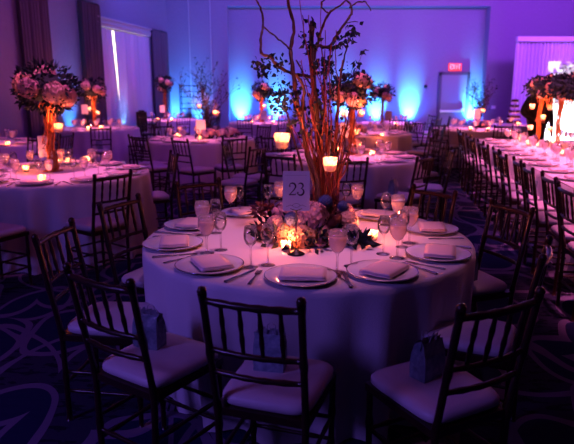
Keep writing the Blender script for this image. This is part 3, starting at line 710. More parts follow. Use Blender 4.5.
# table number cards ------------------------------------------------
def ribbon(b, pts, ws, y=-.0022):
    vs = []
    for i, (p, w) in enumerate(zip(pts, ws)):
        a = pts[max(i-1, 0)]; c = pts[min(i+1, len(pts)-1)]; d = Vector((c[0]-a[0], c[1]-a[1])); d.normalize(); n_ = Vector((-d.y, d.x))
        vs += [(p[0]+n_.x*w/2, y, p[1]+n_.y*w/2), (p[0]-n_.x*w/2, y, p[1]-n_.y*w/2)]
    b.add(vs, [(2*i, 2*i+1, 2*i+3, 2*i+2) for i in range(len(pts)-1)])
def arc(cx, cz, rx, rz, a0, a1, n=12):
    return [(cx+rx*math.cos(math.radians(a0+(a1-a0)*i/n)), cz+rz*math.sin(math.radians(a0+(a1-a0)*i/n))) for i in range(n+1)]
def digit(b, ch, x, z, s):
    def add(pts, ws): ribbon(b, [(x+p*s, z+q*s) for p, q in pts], [w*s for w in ws])
    if ch == '2':
        p = arc(.3, .72, .26, .26, 165, -30)+[(.42, .42), (.2, .18), (.05, .04)]; add(p, [.05]+[.05+.09*math.sin(PI*i/14) for i in range(len(p)-1)])
        add([(.03, .04), (.55, .04), (.6, .17)], [.09, .09, .03]); add(arc(.09, .74, .05, .05, 0, 360), [.05]*13)
    if ch == '3':
        p = arc(.28, .77, .2, .21, 150, -80); add(p, [.04+.09*math.sin(PI*i/12) for i in range(13)])
        p = arc(.27, .28, .27, .28, 85, -160); add(p, [.04+.11*math.sin(PI*i/12) for i in range(13)])
        add(arc(.06, .2, .05, .05, 0, 360), [.05]*13)
    if ch == '5':
        add([(.5, .96), (.12, .96), (.08, .52)], [.1, .08, .03]); p = arc(.24, .3, .28, .3, 120, -155, 14); add(p, [.04+.1*math.sin(PI*i/14) for i in range(15)]); add(arc(.05, .2, .05, .05, 0, 360), [.05]*13)
def card(loc, num, label, rz=0, h=.20, w=.135, stand=.25, seed=1):
    rr = random.Random(seed); st = MB(); st.lathe([(.001, 0), (.045, 0), (.045, .004), (.03, .012), (.012, .02), (.004, .03)], 20); st.tube([(0, .004, .01), (0, .004, stand+.03)], .003, 6)
    st.tube([(-.03, .0, stand+.012), (0, -.002, stand), (.03, 0, stand+.012)], .0025, 5); st.ball((0, .004, stand), .007, 8)
    c = MB(); n = 16; vs = []                        # card with a slightly torn edge
    out = []
    for i in range(n): out.append((-w/2+w*i/n, 0+rr.uniform(-.0015, .0015)))
    for i in range(n): out.append((w/2+rr.uniform(-.0015, .0015), h*i/n))
    for i in range(n): out.append((w/2-w*i/n, h+rr.uniform(-.0015, .0015)))
    for i in range(n): out.append((-w/2+rr.uniform(-.0015, .0015), h-h*i/n))
    m = len(out); vs = [(x, -.0015, z+stand) for x, z in out]+[(x, .0015, z+stand) for x, z in out]
    c.add(vs, [tuple(range(m)), tuple(range(2*m-1, m-1, -1))]+[(i, i+m, (i+1) % m+m, (i+1) % m) for i in range(m)])
    kids = [node('card', c, 'paper', label='pale card')]
    if num:
        t = MB()
        for i, ch in enumerate(num): digit(t, ch, -.038+i*.042, stand+h*.40, .062)
        # scroll ornament along the lower edge
        ribbon(t, [(x, z+stand+.028) for x, z in arc(0, 0, .018, .010, 0, 360, 16)], [.0016]*17); ribbon(t, [(-.05, stand+.022), (-.03, stand+.030), (-.018, stand+.026)], [.0016]*3); ribbon(t, [(.05, stand+.022), (.03, stand+.030), (.018, stand+.026)], [.0016]*3)
        ribbon(t, [(-.055, stand+h-.02), (.055, stand+h-.02)], [.0008]*2); 
        kids.append(node('lettering', t, 'ink', label='dark numerals reading '+num))
    spawn(dict(name='table_number', mesh=st.mesh('card_stand', M['blackmetal']), kids=kids, label=None), loc, rz, label, 'table number card', 'table number cards on stands')
card(P(296, 254, TZ), '23', 'pale card reading 23 on a thin stand in front of the branches', 0, h=.20, w=.135, stand=.225)
card(P(48, 171, TZ), '25', 'pale card reading 25 on the left table beside the gold column', .1, h=.22, w=.15, stand=.14)

# ------------------------------------------------------------------ front centrepiece with branches
C0 = Vector((.16, 3.42, TZ))
tree = empty('branch_centrepiece', C0, 'tall bare branch arrangement rising from the front table behind card 23', 'branches')
rr = random.Random(11)
def branch(px, r0, r1, yo=0, name='branch', m='bark', amp=.05):
    pts = []; rs = []; n = len(px); yoff = yo
    ctl = [Q(x, y, 3.40+yo+amp*math.sin(i*1.1+yo*20)) for i, (x, y) in enumerate(px)]
    for i in range(n-1):
        for k in range(4):
            t = k/4; p0 = ctl[max(i-1, 0)]; p1 = ctl[i]; p2 = ctl[i+1]; p3 = ctl[min(i+2, n-1)]
            q = .5*((2*p1)+(p2-p0)*t+(2*p0-5*p1+4*p2-p3)*t*t+(3*p1-p0-3*p2+p3)*t**3)
            pts.append(q+Vector((rr.uniform(-1, 1), rr.uniform(-1, 1), rr.uniform(-1, 1)))*.0035); s = (i+t)/(n-1); rs.append((r0+(r1-r0)*s)*(1+.18*math.sin(i*4+k*2.2)))
    pts.append(ctl[-1]); rs.append(r1)
    b = MB(); b.tube([p-C0 for p in pts], rs, 8); part(tree, name, b.mesh(name, M[m]), (0, 0, 0)); return pts
B1 = branch([(323, 216), (316, 185), (308, 155), (301, 120), (296, 95), (293, 70), (291, 48), (294, 28), (289, 5), (285, -15), (287, -35)], .017, .006)
branch([(313, 78), (303, 75), (293, 74), (278, 66), (270, 57), (261, 53), (261, 36), (263, 27), (261, 10), (256, 0), (248, -14)], .011, .004, -.03)
branch([(291, 49), (281, 41), (272, 34), (264, 27)], .006, .004, -.02)
branch([(327, 214), (324, 180), (320, 145), (316, 110), (313, 80), (311, 55), (312, 21)], .021, .013, .05)
branch([(311, 52), (318, 46), (328, 47), (337, 35), (345, 23), (351, 14), (350, 4), (345, -2), (338, -18)], .011, .004, .04)
branch([(350, 8), (356, 3), (364, 2), (367, 4), (371, 11)], .005, .003, .03)
branch([(345, 23), (351, 22), (358, 22)], .004, .002, .03)
branch([(314, 60), (318, 42), (323, 26), (329, 14), (338, 7), (346, 0), (350, -12)], .009, .004, .08)
branch([(329, 14), (322, 8), (322, 2), (327, -4), (322, -14)], .005, .003, .07)
branch([(332, 212), (338, 175), (336, 140), (337, 110), (341, 76), (346, 49), (352, 32)], .010, .003, .0)
branch([(320, 214), (318, 180), (305, 145), (302, 110), (304, 88), (296, 74)], .014, .008, -.08)
branch([(330, 214), (329, 180), (333, 150), (323, 118), (315, 92), (306, 78), (296, 60)], .013, .004, .1)
branch([(318, 214), (305, 185), (300, 160), (288, 118), (284, 96), (280, 84)], .010, .003, .1)
for i in range(46):                                 # slender stems of the sheaf
    x0 = 314+rr.uniform(0, 24); sp = (i-17)/17; top = rr.choice([0, 15, 30, 45, 60, 70, 85, 100, 110]) if abs(sp) < .75 else rr.choice([95, 110, 125]); x1 = 318+sp*27+rr.uniform(-4, 4)
    yo = rr.uniform(-.12, .14); k = 6
    branch([(x0+(x1-x0)*(j/k)**1.15+rr.uniform(-2.2, 2.2)*(0 < j), 214+(top-214)*j/k) for j in range(k+1)], rr.uniform(.004, .0075), .002, yo, 'stem', 'twig', .015)
# leaves on the branches
lf = MB()
def leaves_at(px, py, n, spread, L=.035, yo=0):
    for i in range(n):
        p = Q(px+rr.gauss(0, spread), py+rr.gauss(0, spread*.7), 3.4+yo+rr.gauss(0, .05))-C0
        leaf(lf, p, (rr.uniform(-1, 1), rr.uniform(-1, 1), rr.uniform(-1, .3)), L*rr.uniform(.7, 1.3), L*.38, rr)
for a in ((268, 64, 26, 7), (261, 69, 10, 4), (258, 62, 9, 4), (276, 62, 12, 4), (266, 72, 8, 3), (309, 47, 26, 5), (306, 33, 10, 4), (312, 22, 6, 2), (344, 38, 26, 6), (353, 31, 22, 4), (338, 45, 14, 4), (323, 62, 30, 6), (327, 70, 16, 5), (285, 92, 46, 8), (278, 100, 24, 7), (292, 108, 16, 8), (330, 88, 20, 6), (340, 160, 22, 5), (335, 128, 18, 8), (312, 150, 16, 12), (302, 120, 14, 8), (360, 62, 4, 3), (363, 52, 4, 2), (358, 72, 4, 3), (355, 62, 3, 2), (318, 98, 26, 8), (306, 100, 22, 8), (298, 88, 18, 6), (325, 110, 18, 9), (316, 130, 18, 9), (296, 125, 14, 7), (335, 150, 14, 7), (270, 92, 16, 6), (285, 104, 20, 6), (308, 70, 14, 6), (333, 78, 14, 5)):
    leaves_at(*a)
for x in (276, 283, 300, 318, 334, 347):            # fine hanging strands of buds
    for j in range(12): p = Q(x+j*.35, 62+j*3.4, 3.4+.03*math.sin(x))-C0; lf.ball(p, .0045, 5)
part(tree, 'foliage', lf.mesh('foliage', M['leaf']), (0, 0, 0))
b = MB(); branch([(350, 92), (356, 75), (359, 62), (364, 52), (369, 50)], .002, .0012, .02, 'sprig', 'bark')
# base ring of flowers: own thing round the foot of the branches
fl = empty('flower_centrepiece', (C0.x-.05, C0.y-.22, TZ), 'low mound of pink, peach and blue flowers at the foot of the branches', 'flowers')
FO = Vector((C0.x-.05, C0.y-.22, TZ))
f = foliage(420, .30, .11, .055, 21, .5, 0, 0); part(fl, 'foliage', f.mesh('foliage', M['leaf']), (0, 0, .015))
f = foliage(110, .09, .08, .05, 22, .2, 0, 0); part(fl, 'foliage', f.mesh('foliage', M['leafr']), tuple(Q(331, 213, 3.25)-FO), label='dark red leaves')
f = foliage(90, .08, .06, .045, 23, .2, 0, -.3); part(fl, 'foliage', f.mesh('foliage', M['leafr']), tuple(Q(268, 212, 3.25)-FO), label='dark red leaves')
f = foliage(60, .06, .03, .07, 24, .2, 0, -.1); part(fl, 'foliage', f.mesh('foliage', M['leaf']), tuple(P(358, 243, TZ+.02)-FO))
BL = [('HYD', 'mauve', 288, 213, 3.22, .062), ('HYD', 'mauve', 312, 219, 3.12, .082), ('HYD', 'peach', 300, 238, 3.02, .062), ('HYD', 'peach', 288, 234, 3.08, .055), ('HYD', 'peach', 311, 240, 3.05, .050), ('HYD', 'cream', 276, 225, 3.14, .045), ('HYD', 'cream', 347, 222, 3.16, .055), ('HYD', 'mauve', 345, 212, 3.24, .045), ('ROS', 'mauve', 320, 246, 2.99, .033), ('ROS', 'peach', 329, 243, 3.02, .028), ('ROS', 'leafr', 334, 222, 3.1, .05), ('HYD', 'blue', 291, 219, 3.04, .032), ('HYD', 'blue', 325, 202, 3.2, .034), ('HYD', 'blue', 343, 206, 3.17, .026), ('ROS', 'peach', 281, 242, 3.02, .03), ('ROS', 'cream', 272, 238, 3.08, .033), ('HYD', 'cream', 299, 225, 3.06, .042), ('ROS', 'leafr', 263, 228, 3.15, .04), ('HYD', 'mauve', 322, 232, 3.08, .048), ('HYD', 'cream', 350, 232, 3.1, .04), ('ROS', 'mauve', 337, 235, 3.06, .04), ('ROS', 'mauve', 276, 214, 3.2, .035), ('HYD', 'peach', 305, 232, 3.3, .07)]
for k, c, px, py, Y, s in BL:
    p = Q(px, py, Y)-FO; p.z = max(p.z, s*.8)
    s *= 1.18
    part(fl, 'hydrangea' if k == 'HYD' else 'rose', (HYD if k == 'HYD' else ROS)[c], tuple(p), s, (rr.uniform(-.8, .8)+(.9 if k == 'ROS' else 0), rr.uniform(-.5, .5), rr.random()*6), ('dark red' if c == 'leafr' else CN[c])+' bloom')
votive(P(286, 251, TZ), 'lit votive candle under the left side of card 23', e=1.6, sc=.8)
votive(P(373, 240, TZ), 'lit votive candle right of the front flowers', e=1.7, sc=.8)
votive(P(345, 238, TZ)+Vector((0, .35, 0)), 'lit votive candle behind the front flowers, right', e=1.0, sc=.8)
votive(P(262, 240, TZ)+Vector((.05, .4, 0)), 'lit votive candle behind the front flowers, left', e=1.0, sc=.8)
plight(P(312, 222, TZ)+Vector((0, .18, .12)), .9)  # added warm fill inside the flowers, no candle stands here
votive(Q(282, 148, 3.25), 'glowing candle cup hanging left of the sheaf of branches', True, 1.8, 1.25)
votive(Q(330, 171, 3.05)+Vector((0, 0, 0)), 'glowing candle cup hanging in front of the sheaf, right of card 23', True, 2.0, 1.1)

# ------------------------------------------------------------------ tall arrangements
def ta(px, pyb, head, rad, label, seed, hi, tk, nb=13, colw=.045):
    p = P(px, pyb, TZ); hz = Q(head[0], head[1], p.y).z; s = 583/p.y
    hx = Q(head[0], head[1], p.y).x
    o = tall_flowers((hx*.5+p.x*.5, p.y, TZ), hz, rad[0]/s*.92, rad[1]/s*.95, label, seed, hi, colw, True, nb); return o
ta(54, 171, (45, 88), (32, 25), 'tall ball of pink hydrangeas on a gold column, left table with card 25', 1, True, 'B', 18, .055)
ta(94, 127, (94, 89), (14, 12), 'tall flowers on a gold column before the lit window', 2, False, 'G')
ta(165, 119, (165, 84), (9, 8), 'small distant flowers on a gold column by the left corner', 3, False, 'Hh', 10)
ta(262, 122, (261, 91), (10, 10), 'distant pink flowers on a gold column left of the branch tree', 4, False, 'Fq', 10)
ta(350, 154, (354, 91), (24, 18), 'tall pink flowers on a gold column right behind the front branches', 5, True, 'D', 15)
ta(382, 124, (383, 93), (12, 10), 'smaller distant flowers on a gold post, right of the tall pink flowers', 6, False, 'Mm', 10, .035)
# branches on tables C and I
def branch_tree(loc, h, w, label, seed, n=11, mname='bark', r=.008):
    rr = random.Random(seed); o = empty('branch_arrangement', loc, label, 'branches', 'distant branch arrangements')
    v = MB(); v.lathe([(.001, 0), (.06, 0), (.075, .06), (.05, .14), (.055, .18), (.05, .18), (.001, .16)], 16); part(o, 'vase', v.mesh('vase', M['blackmetal']), (0, 0, 0))
    lv_ = MB()
    for i in range(n):
        a = rr.random()*6.28; tilt = rr.uniform(.05, 1)*w; p = Vector((0, 0, .1)); d = Vector((math.cos(a)*tilt/h, math.sin(a)*tilt/h, 1)).normalized(); pts = [p]; k = 9; hh = h*rr.uniform(.6, 1)
        for j in range(k):
            d = (d+Vector((rr.uniform(-.3, .3), rr.uniform(-.3, .3), rr.uniform(.0, .2)))).normalized(); p = p+d*hh/k; pts.append(p)
        b = MB(); b.tube(pts, [r*(1-.8*j/k)+.001 for j in range(k+1)], 6)
        for j in range(2, k+1):
            for s in range(2):
                d2 = (d+Vector((rr.uniform(-1.2, 1.2), rr.uniform(-1.2, 1.2), rr.uniform(-.2, .5)))).normalized(); q = pts[j]; e = q+d2*h*.12; g = e+(d2+Vector((rr.uniform(-.5, .5), rr.uniform(-.5, .5), .2)))*h*.07
                b.tube([q, e, g], [r*.35, r*.25, .001], 5)
                for _ in range(2): leaf(lv_, g.lerp(q, rr.random()*.7), (rr.uniform(-1, 1), rr.uniform(-1, 1), rr.uniform(-1, .5)), .04, .012, rr)
        part(o, 'branch', b.mesh('branch', M[mname]), (0, 0, 0))
    part(o, 'foliage', lv_.mesh('foliage', M['leaf']), (0, 0, 0)); return o
pc = P(209, 137, TZ)
branch_tree(pc, 1.15, .55, 'bare branches standing on the table at the back left', 5, 13)
low_flowers((pc.x+.03, pc.y-.28, TZ), .22, .10, 'low pink and peach flowers, left of two on the branch table at back left', 31)
low_flowers((pc.x+.36, pc.y-.05, TZ), .2, .10, 'low peach flowers, right of two on the branch table at back left', 32)
votive(Q(199.5, 109, pc.y-.1), 'glowing cup hanging left in the back left branches', True, 2.0, 1.2)
votive(Q(216, 116, pc.y-.15), 'glowing cup hanging right in the back left branches', True, 2.2, 1.4)
pi = P(478, 127, TZ)
branch_tree(pi, .98, .38, 'bare branches standing on the table below the exit sign', 14, 16)
low_flowers((pi.x, pi.y-.25, TZ), .2, .09, 'low flowers at the foot of the branches on the table below the exit sign', 33)
pe = P(358, 135, TZ); low_flowers((pe.x-.1, pe.y, TZ), .26, .15, 'lit low flowers on the second table behind card 23', 34)
card(Q(201, 134, pc.y-.4)*1.0-Vector((0, 0, Q(201, 134, pc.y-.4).z-TZ)), None, 'blank looking pale card before the branches at the back left', h=.24, w=.16, stand=.08, seed=2)
card((P(346, 150, TZ).x, P(346, 150, TZ).y, TZ), None, 'pale card beside the gold column, table just behind card 23', h=.2, w=.16, stand=.17, seed=3)
card((P(86, 128, TZ).x, P(86, 128, TZ).y, TZ), None, 'pale card on the table before the lit window', h=.2, w=.14, stand=.3, seed=4)
card((P(163, 120, TZ).x, P(163, 120, TZ).y, TZ), None, 'pale card on the table by the back left corner', h=.2, w=.14, stand=.2, seed=5)
card((P(264, 124, TZ).x, P(264, 124, TZ).y, TZ), None, 'pale card on the back table left of the branch tree', h=.22, w=.15, stand=.1, seed=6)
card((P(388, 126, TZ).x, P(388, 126, TZ).y, TZ), None, 'pink lit card on the back table left of the exit door', h=.22, w=.16, stand=.12, seed=7)
card((P(476, 129, TZ).x, P(476, 129, TZ).y, TZ), None, 'pale card on the table below the exit sign', h=.22, w=.14, stand=.2, seed=8)

# candles on the other tables (pixel of the base, z of tabletop)
for i, (px, py, lab, e, sc, lt) in enumerate((
        (69, 164, 'votive candle on the left table right of the gold column', 2.0, 1, 1), (87, 162, 'votive candle on the left table near its right glasses', 2.0, 1, 1), (26, 172, 'votive candle on the left table, left of card 25', 1.6, 1, 1),
        (42, 183, 'votive candle in front of card 25 on the left table', 1.2, 1.1, 1), (60, 163, 'votive candle behind the gold column on the left table', 1.6, 1, 1),
        (200, 140, 'votive candle at the front of the branch table, back left', 1.5, 1, 1), (228, 138, 'votive candle right of the flowers on the branch table, back left', 2.0, 1, 1), (178, 137, 'votive candle at the left of the branch table, back left', 2.0, 1, 1),
        (338, 152, 'votive candle left of the column, table just behind card 23', 2.0, 1, 1), (359, 148, 'votive candle right of the column, table just behind card 23', 2.0, 1, 1), (372, 156, 'votive candle among the glasses, table just behind card 23', 2.0, 1, 1),
        (356, 136, 'votive candle left of the low flowers, second table behind card 23', 2.0, 1.3, 1), (382, 137, 'votive candle right of the low flowers, second table behind card 23', 2.0, 1, 1),
        (88, 130, 'votive candle left on the table before the lit window', 2.5, 1, 1), (101, 129, 'votive candle right on the table before the lit window', 2.5, 1, 1),
        (158, 121, 'votive candle left on the table by the back left corner', 2.5, 1.2, 1), (172, 121, 'votive candle right on the table by the back left corner', 2.5, 1.2, 1),
        (252, 123, 'votive candle left on the back table left of the tree', 2.5, 1.2, 1), (273, 124, 'votive candle right on the back table left of the tree', 2.5, 1.2, 1),
        (470, 131, 'votive candle left on the table below the exit sign', 3, 1.2, 1), (488, 131, 'votive candle right on the table below the exit sign', 3, 1.2, 1),
        (396, 126, 'votive candle on the back table left of the exit door', 2.5, 1.2, 1), (8, 146, 'votive candle on the table cut off by the left edge', 1.5, 1, 1))):
    votive(P(px, py, TZ), lab, False, e, sc, lt)
for px, py, Y, lab in ((59, 132, 5.9, 'glowing cup hanging from the gold column on the left table'), (89, 111, 13.1, 'left glowing cup hanging on the column before the window'), (98, 115, 13.1, 'right glowing cup hanging on the column before the window'),
                       (264, 108, 15.0, 'glowing cup hanging under the distant pink flowers'), (257, 119, 15.0, 'lower glowing cup under the distant pink flowers'), (361, 117, 7.3, 'glowing cup hanging under the tall pink flowers'), (344, 118, 7.2, 'glowing cup left of the column under the tall pink flowers'), (483, 113, 12.4, 'glowing cup hanging in the branches below the exit sign')):
    votive(Q(px, py, Y), lab, True, 2.0, 1.3)

# ------------------------------------------------------------------ long table: settings, garland, candles
for i in range(13):
    s = -1.55+i*.535
    for a, side in ((.17, 'aisle side'), (KW-.17, 'far side')):
        far = 12-i; nth = ['at the far end', 'second from the far end', 'third from the far end', 'fourth from the far end', 'fifth from the far end', 'sixth from the far end', 'seventh from the far end', 'eighth from the far end', 'ninth from the far end', 'tenth from the far end', 'fourth nearest the camera', 'third nearest the camera', 'second nearest the camera'][far]
        if s < -.9 and a < 1: pass
        if s < -1: continue
        L_ = ' on the %s of the long table, %s' % (side, nth); sg = 1 if a < 1 else -1
        spawn(PLATE, kp(s, a, TZ), 0, 'white plate'+L_, 'plate', 'dinner plates'); spawn(NAP, kp(s, a, TZ+.016), ka+PI/2+rnd.uniform(-.3, .3), 'folded napkin'+L_, 'napkin', 'folded napkins')
        spawn(GOBL, kp(s+.08, a+sg*.26, TZ), 0, 'water goblet'+L_, 'glass', 'water goblets'); spawn(WINEL, kp(s-.03, a+sg*.29, TZ), 0, 'wine glass'+L_, 'glass', 'wine glasses')
        spawn(GOBL, kp(s-.13, a+sg*.24, TZ), 0, 'second goblet'+L_, 'glass', 'water goblets', scale=.92)
        spawn(WINEL, kp(s+.19, a+sg*.33, TZ), 0, 'second wine glass'+L_, 'glass', 'wine glasses', scale=1.05)
for i in range(11):
    s = -.7+i*.56; a = KW/2+(.16 if i % 2 else -.2)
    votive(kp(s, a, TZ), 'votive candle %s along the middle of the long table' % ['nearest the camera', 'second nearest', 'third nearest', 'fourth nearest', 'fifth nearest', 'sixth in line', 'fifth from the far end', 'fourth from the far end', 'third from the far end', 'second from the far end', 'at the far end'][i], False, 2.6, 1.1)
g0 = P(537, 143, TZ); g1 = P(556, 150, TZ); gd = (g1-g0); gl = empty('floral_canopy', g0, 'long flower garland raised on copper posts over the far end of the long table', 'flowers'); 
def gp(t, z=0): q = gd*t; return Vector((q.x, q.y, z))
for t in (0, 1.0, 2.1):
    b = MB(); base = gp(t)
    for k in range(6):
        pts = []
        for i in range(20):
            u = i/19; a = k*PI/3+u*4; r_ = .024+.010*math.sin(u*15+k); pts.append((base.x+r_*math.cos(a), base.y+r_*math.sin(a), u*.84))
        b.tube(pts, .010, 5)
    part(gl, 'post', b.mesh('post', M['gold']), (0, 0, 0))
f = MB(); rr = random.Random(44)
for i in range(1900):
    t = rr.uniform(-.42, 2.3); a = rr.random()*6.28; r_ = .19*rr.uniform(.5, 1.05); p = gp(t, .86)+Vector((r_*math.cos(a), 0, r_*.72*math.sin(a))); leaf(f, p, (math.cos(a)+rr.uniform(-.6, .6), rr.uniform(-1, 1), math.sin(a)+rr.uniform(-.6, .6)), rr.uniform(.04, .08), .018, rr)
pp = [gp(-.28+2.5*i/10, .86) for i in range(11)]; f.tube(pp, .12, 8)
part(gl, 'foliage', f.mesh('foliage', M['leaf']), (0, 0, 0))
for i in range(16):
    t = -.2+i*.155; a = rr.uniform(-2.2, 2.2); c = rr.choice(['mauve', 'mauve', 'cream', 'peach']); p = gp(t, .86)+Vector((-abs(math.sin(a))*.12 if i % 2 else .08*math.sin(a), 0, .12*math.cos(a)*(.9 if i % 3 else -1)))
    part(gl, 'hydrangea', HYD[c], tuple(p), rr.uniform(.055, .085), (rr.random()*3, 0, 0), CN[c]+' bloom')
b = MB()
for i in range(70):
    t = rr.uniform(-.2, 2.2); p = gp(t, .76)+Vector((rr.uniform(-.1, .1), 0, rr.uniform(-.03, .03))); b.tube([p, p+Vector((rr.uniform(-.03, .03), 0, -.07)), p+Vector((rr.uniform(-.05, .05), 0, -.13*rr.random()-.06))], .005, 5)
part(gl, 'vine', b.mesh('vine', M['gold']), (0, 0, 0))
for i, (px, py, dy, lab) in enumerate(((532, 109, -.25, 'uppermost left glowing cup under the flower canopy'), (543, 120, -.2, 'glowing cup hanging right of the left canopy post'), (530, 130, -.2, 'lower left glowing cup under the flower canopy'), (550, 110, -.4, 'glowing cup between the two canopy posts, upper'), (549, 132, -.5, 'glowing cup between the two canopy posts, lower'))):
    votive(Q(px, py, g0.y+dy), lab, True, 1.8, 1.15)
votive(P(521, 142, TZ), 'votive candle left of the canopy post on the long table', False, 3, 1.2); votive(P(529, 146, TZ), 'votive candle at the foot of the left canopy post', False, 3, 1.3)
plight(Vector(g0)+gp(.5, .66)+Vector((-.1, 0, 0)), 5); plight(Vector(g0)+gp(1.5, .66), 5)  # added warm fills under the garland, not candles

# cake on its table --------------------------------------------------
ck = P(513, 124.5, TZ); 
spawn(node('tablecloth', round_cloth(.55, 77, .04), 'cloth'), (ck.x, ck.y, 0), 0, 'white cloth over the small table under the tiered cake stand', 'tablecloth', 'white round tablecloths')
spawn(table_under(.55), (ck.x, ck.y, 0), 0, 'small round table carrying the tiered cake stand', 'table', 'round banquet tables')
st = MB(); st.tube([(0, 0, 0), (0, 0, .64)], .012, 8); trs = []
for i in range(5):
    z = .02+i*.125; r = .18-.022*i; st.lathe([(.001, z), (r, z), (r+.005, z+.008), (r, z+.012), (.001, z+.012)], 24)
kids = []
for i in range(5):
    z = .032+i*.125; r = .15-.022*i; b = MB(); n_ = int(2*PI*r/.062)
    for k in range(n_): a = 2*PI*k/n_; b.lathe([(.001, 0), (.020, 0), (.027, .032), (.026, .045), (.012, .06), (.001, .064)], 8, (r*math.cos(a), r*math.sin(a), z))
    c = node('cakes', b, 'choc', label='ring of dark small cakes'); kids.append(c)
spawn(dict(name='cake_stand', mesh=st.mesh('cake_stand', M['china']), kids=kids, label=None), ck, 0, 'five tier stand of small dark cakes at the back right', 'cake stand')
for i, (dx, dy) in enumerate(((-.38, -.1), (.36, -.1), (-.2, -.35), (.2, -.36))):
    spawn(GOBL, (ck.x+dx, ck.y+dy, TZ), 0, 'water goblet by the cake stand, '+['far left', 'far right', 'near left', 'near right'][i], 'glass', 'water goblets')
votive((ck.x-.05, ck.y-.45, TZ), 'votive candle in front of the cake stand', False, 3, 1.2)

# etagere by the blue wall --------------------------------------------
b = MB(); x0, x1, y0, y1 = -3.45, -2.72, 19.2, 19.5; kids = []
ex, ey = (x0+x1)/2, (y0+y1)/2
for x in (x0, x1):
    for y in (y0, y1): p = MB(); p.tube([(x-ex, y-ey, 0), (x-ex, y-ey, 1.72)], .018, 6); kids.append(node('post', p, 'blackmetal'))
for z in (.3, .62, .98, 1.35, 1.7):
    s = MB(); s.box((0, 0, z), (x1-x0, y1-y0, .03)); 
    if z < 1.6: s.tube([(x0-ex, y0-ey, z+.16), (x1-ex, y0-ey, z+.16)], .010, 5)
    kids.append(node('shelf', s, 'blackmetal'))
spawn(dict(name='shelf_rack', mesh=None, kids=kids, label=None), (ex, ey, 0), 0, 'open black metal shelf rack standing in the blue light', 'shelf rack')

# small speaker-like box by the slit
b = MB(); b.box((0, 0, .5), (.28, .25, 1.0)); g = MB(); g.lathe([(.09, 0), (.1, .01), (.001, .012)], 16); 
spawn(node('equipment_case', b, 'blackmetal', [node('handle', MB().box((0, 0, 1.02), (.16, .03, .04)), 'blackmetal')]), (xl(15.9)+.75, 15.9, 0), .2, 'dark upright case standing below the lit window', 'case')

# ------------------------------------------------------------------ chairs
tA, tB, tC, tD, tE = [(TABLES[k][0], TABLES[k][1]) for k in ('A', 'B', 'C', 'D', 'E')]
pc_ = place_chair
pc_(((203, 291), (300, 302)), tA, True, 'dark wooden chair nearest the camera, back towards us at the front table', bag=(-.05, .05, .1, 'grey blue gift bag on the chair nearest the camera'))
pc_(((73, 268), (124, 281)), tA, True, 'dark wooden chair at the lower left of the front table, seat seen to its right', bag=(-.085, .03, .2, 'grey blue gift bag on the lower left chair of the front table'))
pc_(((48, 238), (60, 220)), tA, True, 'dark wooden chair seen side on at the left of the front table', ang=math.radians(-97))
pc_(((106, 202), (133, 198)), tA, True, 'reddish lit chair at the far left of the front table', ang=math.radians(-115))
pc_(((184, 185), (224, 181)), tA, True, 'dark chair behind the front table left of the flowers, facing us', off=-.1)
pc_(((413, 191), (443, 189)), tA, True, 'dark chair behind the front table on the right, facing it', ang=math.radians(128), off=-.06)
pc_(((493, 200), (532, 209)), (ax, ay), True, 'dark chair at the right of the front table by the aisle', ang=math.radians(108), bag=(-.02, .02, .3, 'grey blue gift bag on the aisle chair right of the front table'))
pc_(((543, 257), (549, 239)), tA, True, 'dark chair seen edge on at the right of the front table')
pc_(((450, 300), (524, 288)), tA, True, 'dark chair at the lower right of the front table, back towards us', ang=math.radians(27), off=-.06, bag=(.0, .05, .2, 'grey blue gift bag on the lower right chair of the front table'))
pc_(((94, 176), (131, 171)), tB, True, 'dark chair in front of the left table, its back towards us')
pc_(((166, 149), (183, 157)), tB, True, 'reddish lit chair at the right side of the left table', bag=(-.03, .04, 0, 'grey blue gift bag on the chair right of the left table'))
p = P(8, 232, .46); pc_(None, tB, True, 'chair cut off by the left edge, before the left table', base=(p.x-.1, p.y-.05), ang=-.45)
p = P(24, 140, .92); pc_(None, tB, True, 'dark chair behind the left table, left of the gold column', base=(p.x, p.y), ang=PI-.3)
p = P(17, 130, .92); pc_(None, (TABLES['L'][0], TABLES['L'][1]), False, 'dark chair behind the table cut off by the left edge', base=(-4.35, 10.35))
pc_(((168.7, 138), (190.6, 140)), tC, True, 'left of two dark chairs in front of the branch table, back left')
pc_(((225, 137.6), (244.5, 137)), tC, True, 'right of two dark chairs in front of the branch table, back left', bag=(.0, .05, 0, 'grey blue gift bag on the right chair before the branch table'))
pc_(((253, 147), (263, 146)), tC, True, 'red lit chair just right of the branch table, back left', ang=math.radians(60))
p = P(152, 165, .46); pc_(None, tC, False, 'dark chair at the left of the branch table, back left', base=(p.x, p.y))
pc_(((129, 138), (149, 137)), tC, False, 'dark chair between the left table and the branch table', base=None, ang=math.radians(-40))
for i, (q, lab) in enumerate(((-1.95, 'dark chair at the near left of the branch table, back left'), (.1, 'dark chair at the right edge of the branch table, back left'), (.8, 'dark chair at the far right of the branch table, back left'), (2.2, 'dark chair at the far left of the branch table, back left'))):
    if i == 0: continue
    pc_(None, tC, False, lab, base=(tC[0]+1.22*math.cos(q), tC[1]+1.22*math.sin(q)))
pc_(((336, 159.5), (366, 158.5)), tD, True, 'dark chair just behind the front branches, back towards us')
pc_(((270, 154), (288.5, 155)), tD, True, 'dark chair left of the hanging candle, behind card 23')
pc_(((415, 157), (436, 155)), tD, True, 'dark chair right of the table just behind card 23', ang=math.radians(50), bag=(-.05, .05, .2, 'grey blue gift bag on the chair right of the table behind card 23'))
pc_(((439, 150), (445, 148)), tD, True, 'orange lit chair seen edge on by the aisle', ang=math.radians(80), off=-.12)
pc_(None, tD, False, 'dark chair at the far right of the table just behind card 23', base=(1.8, 7.8))
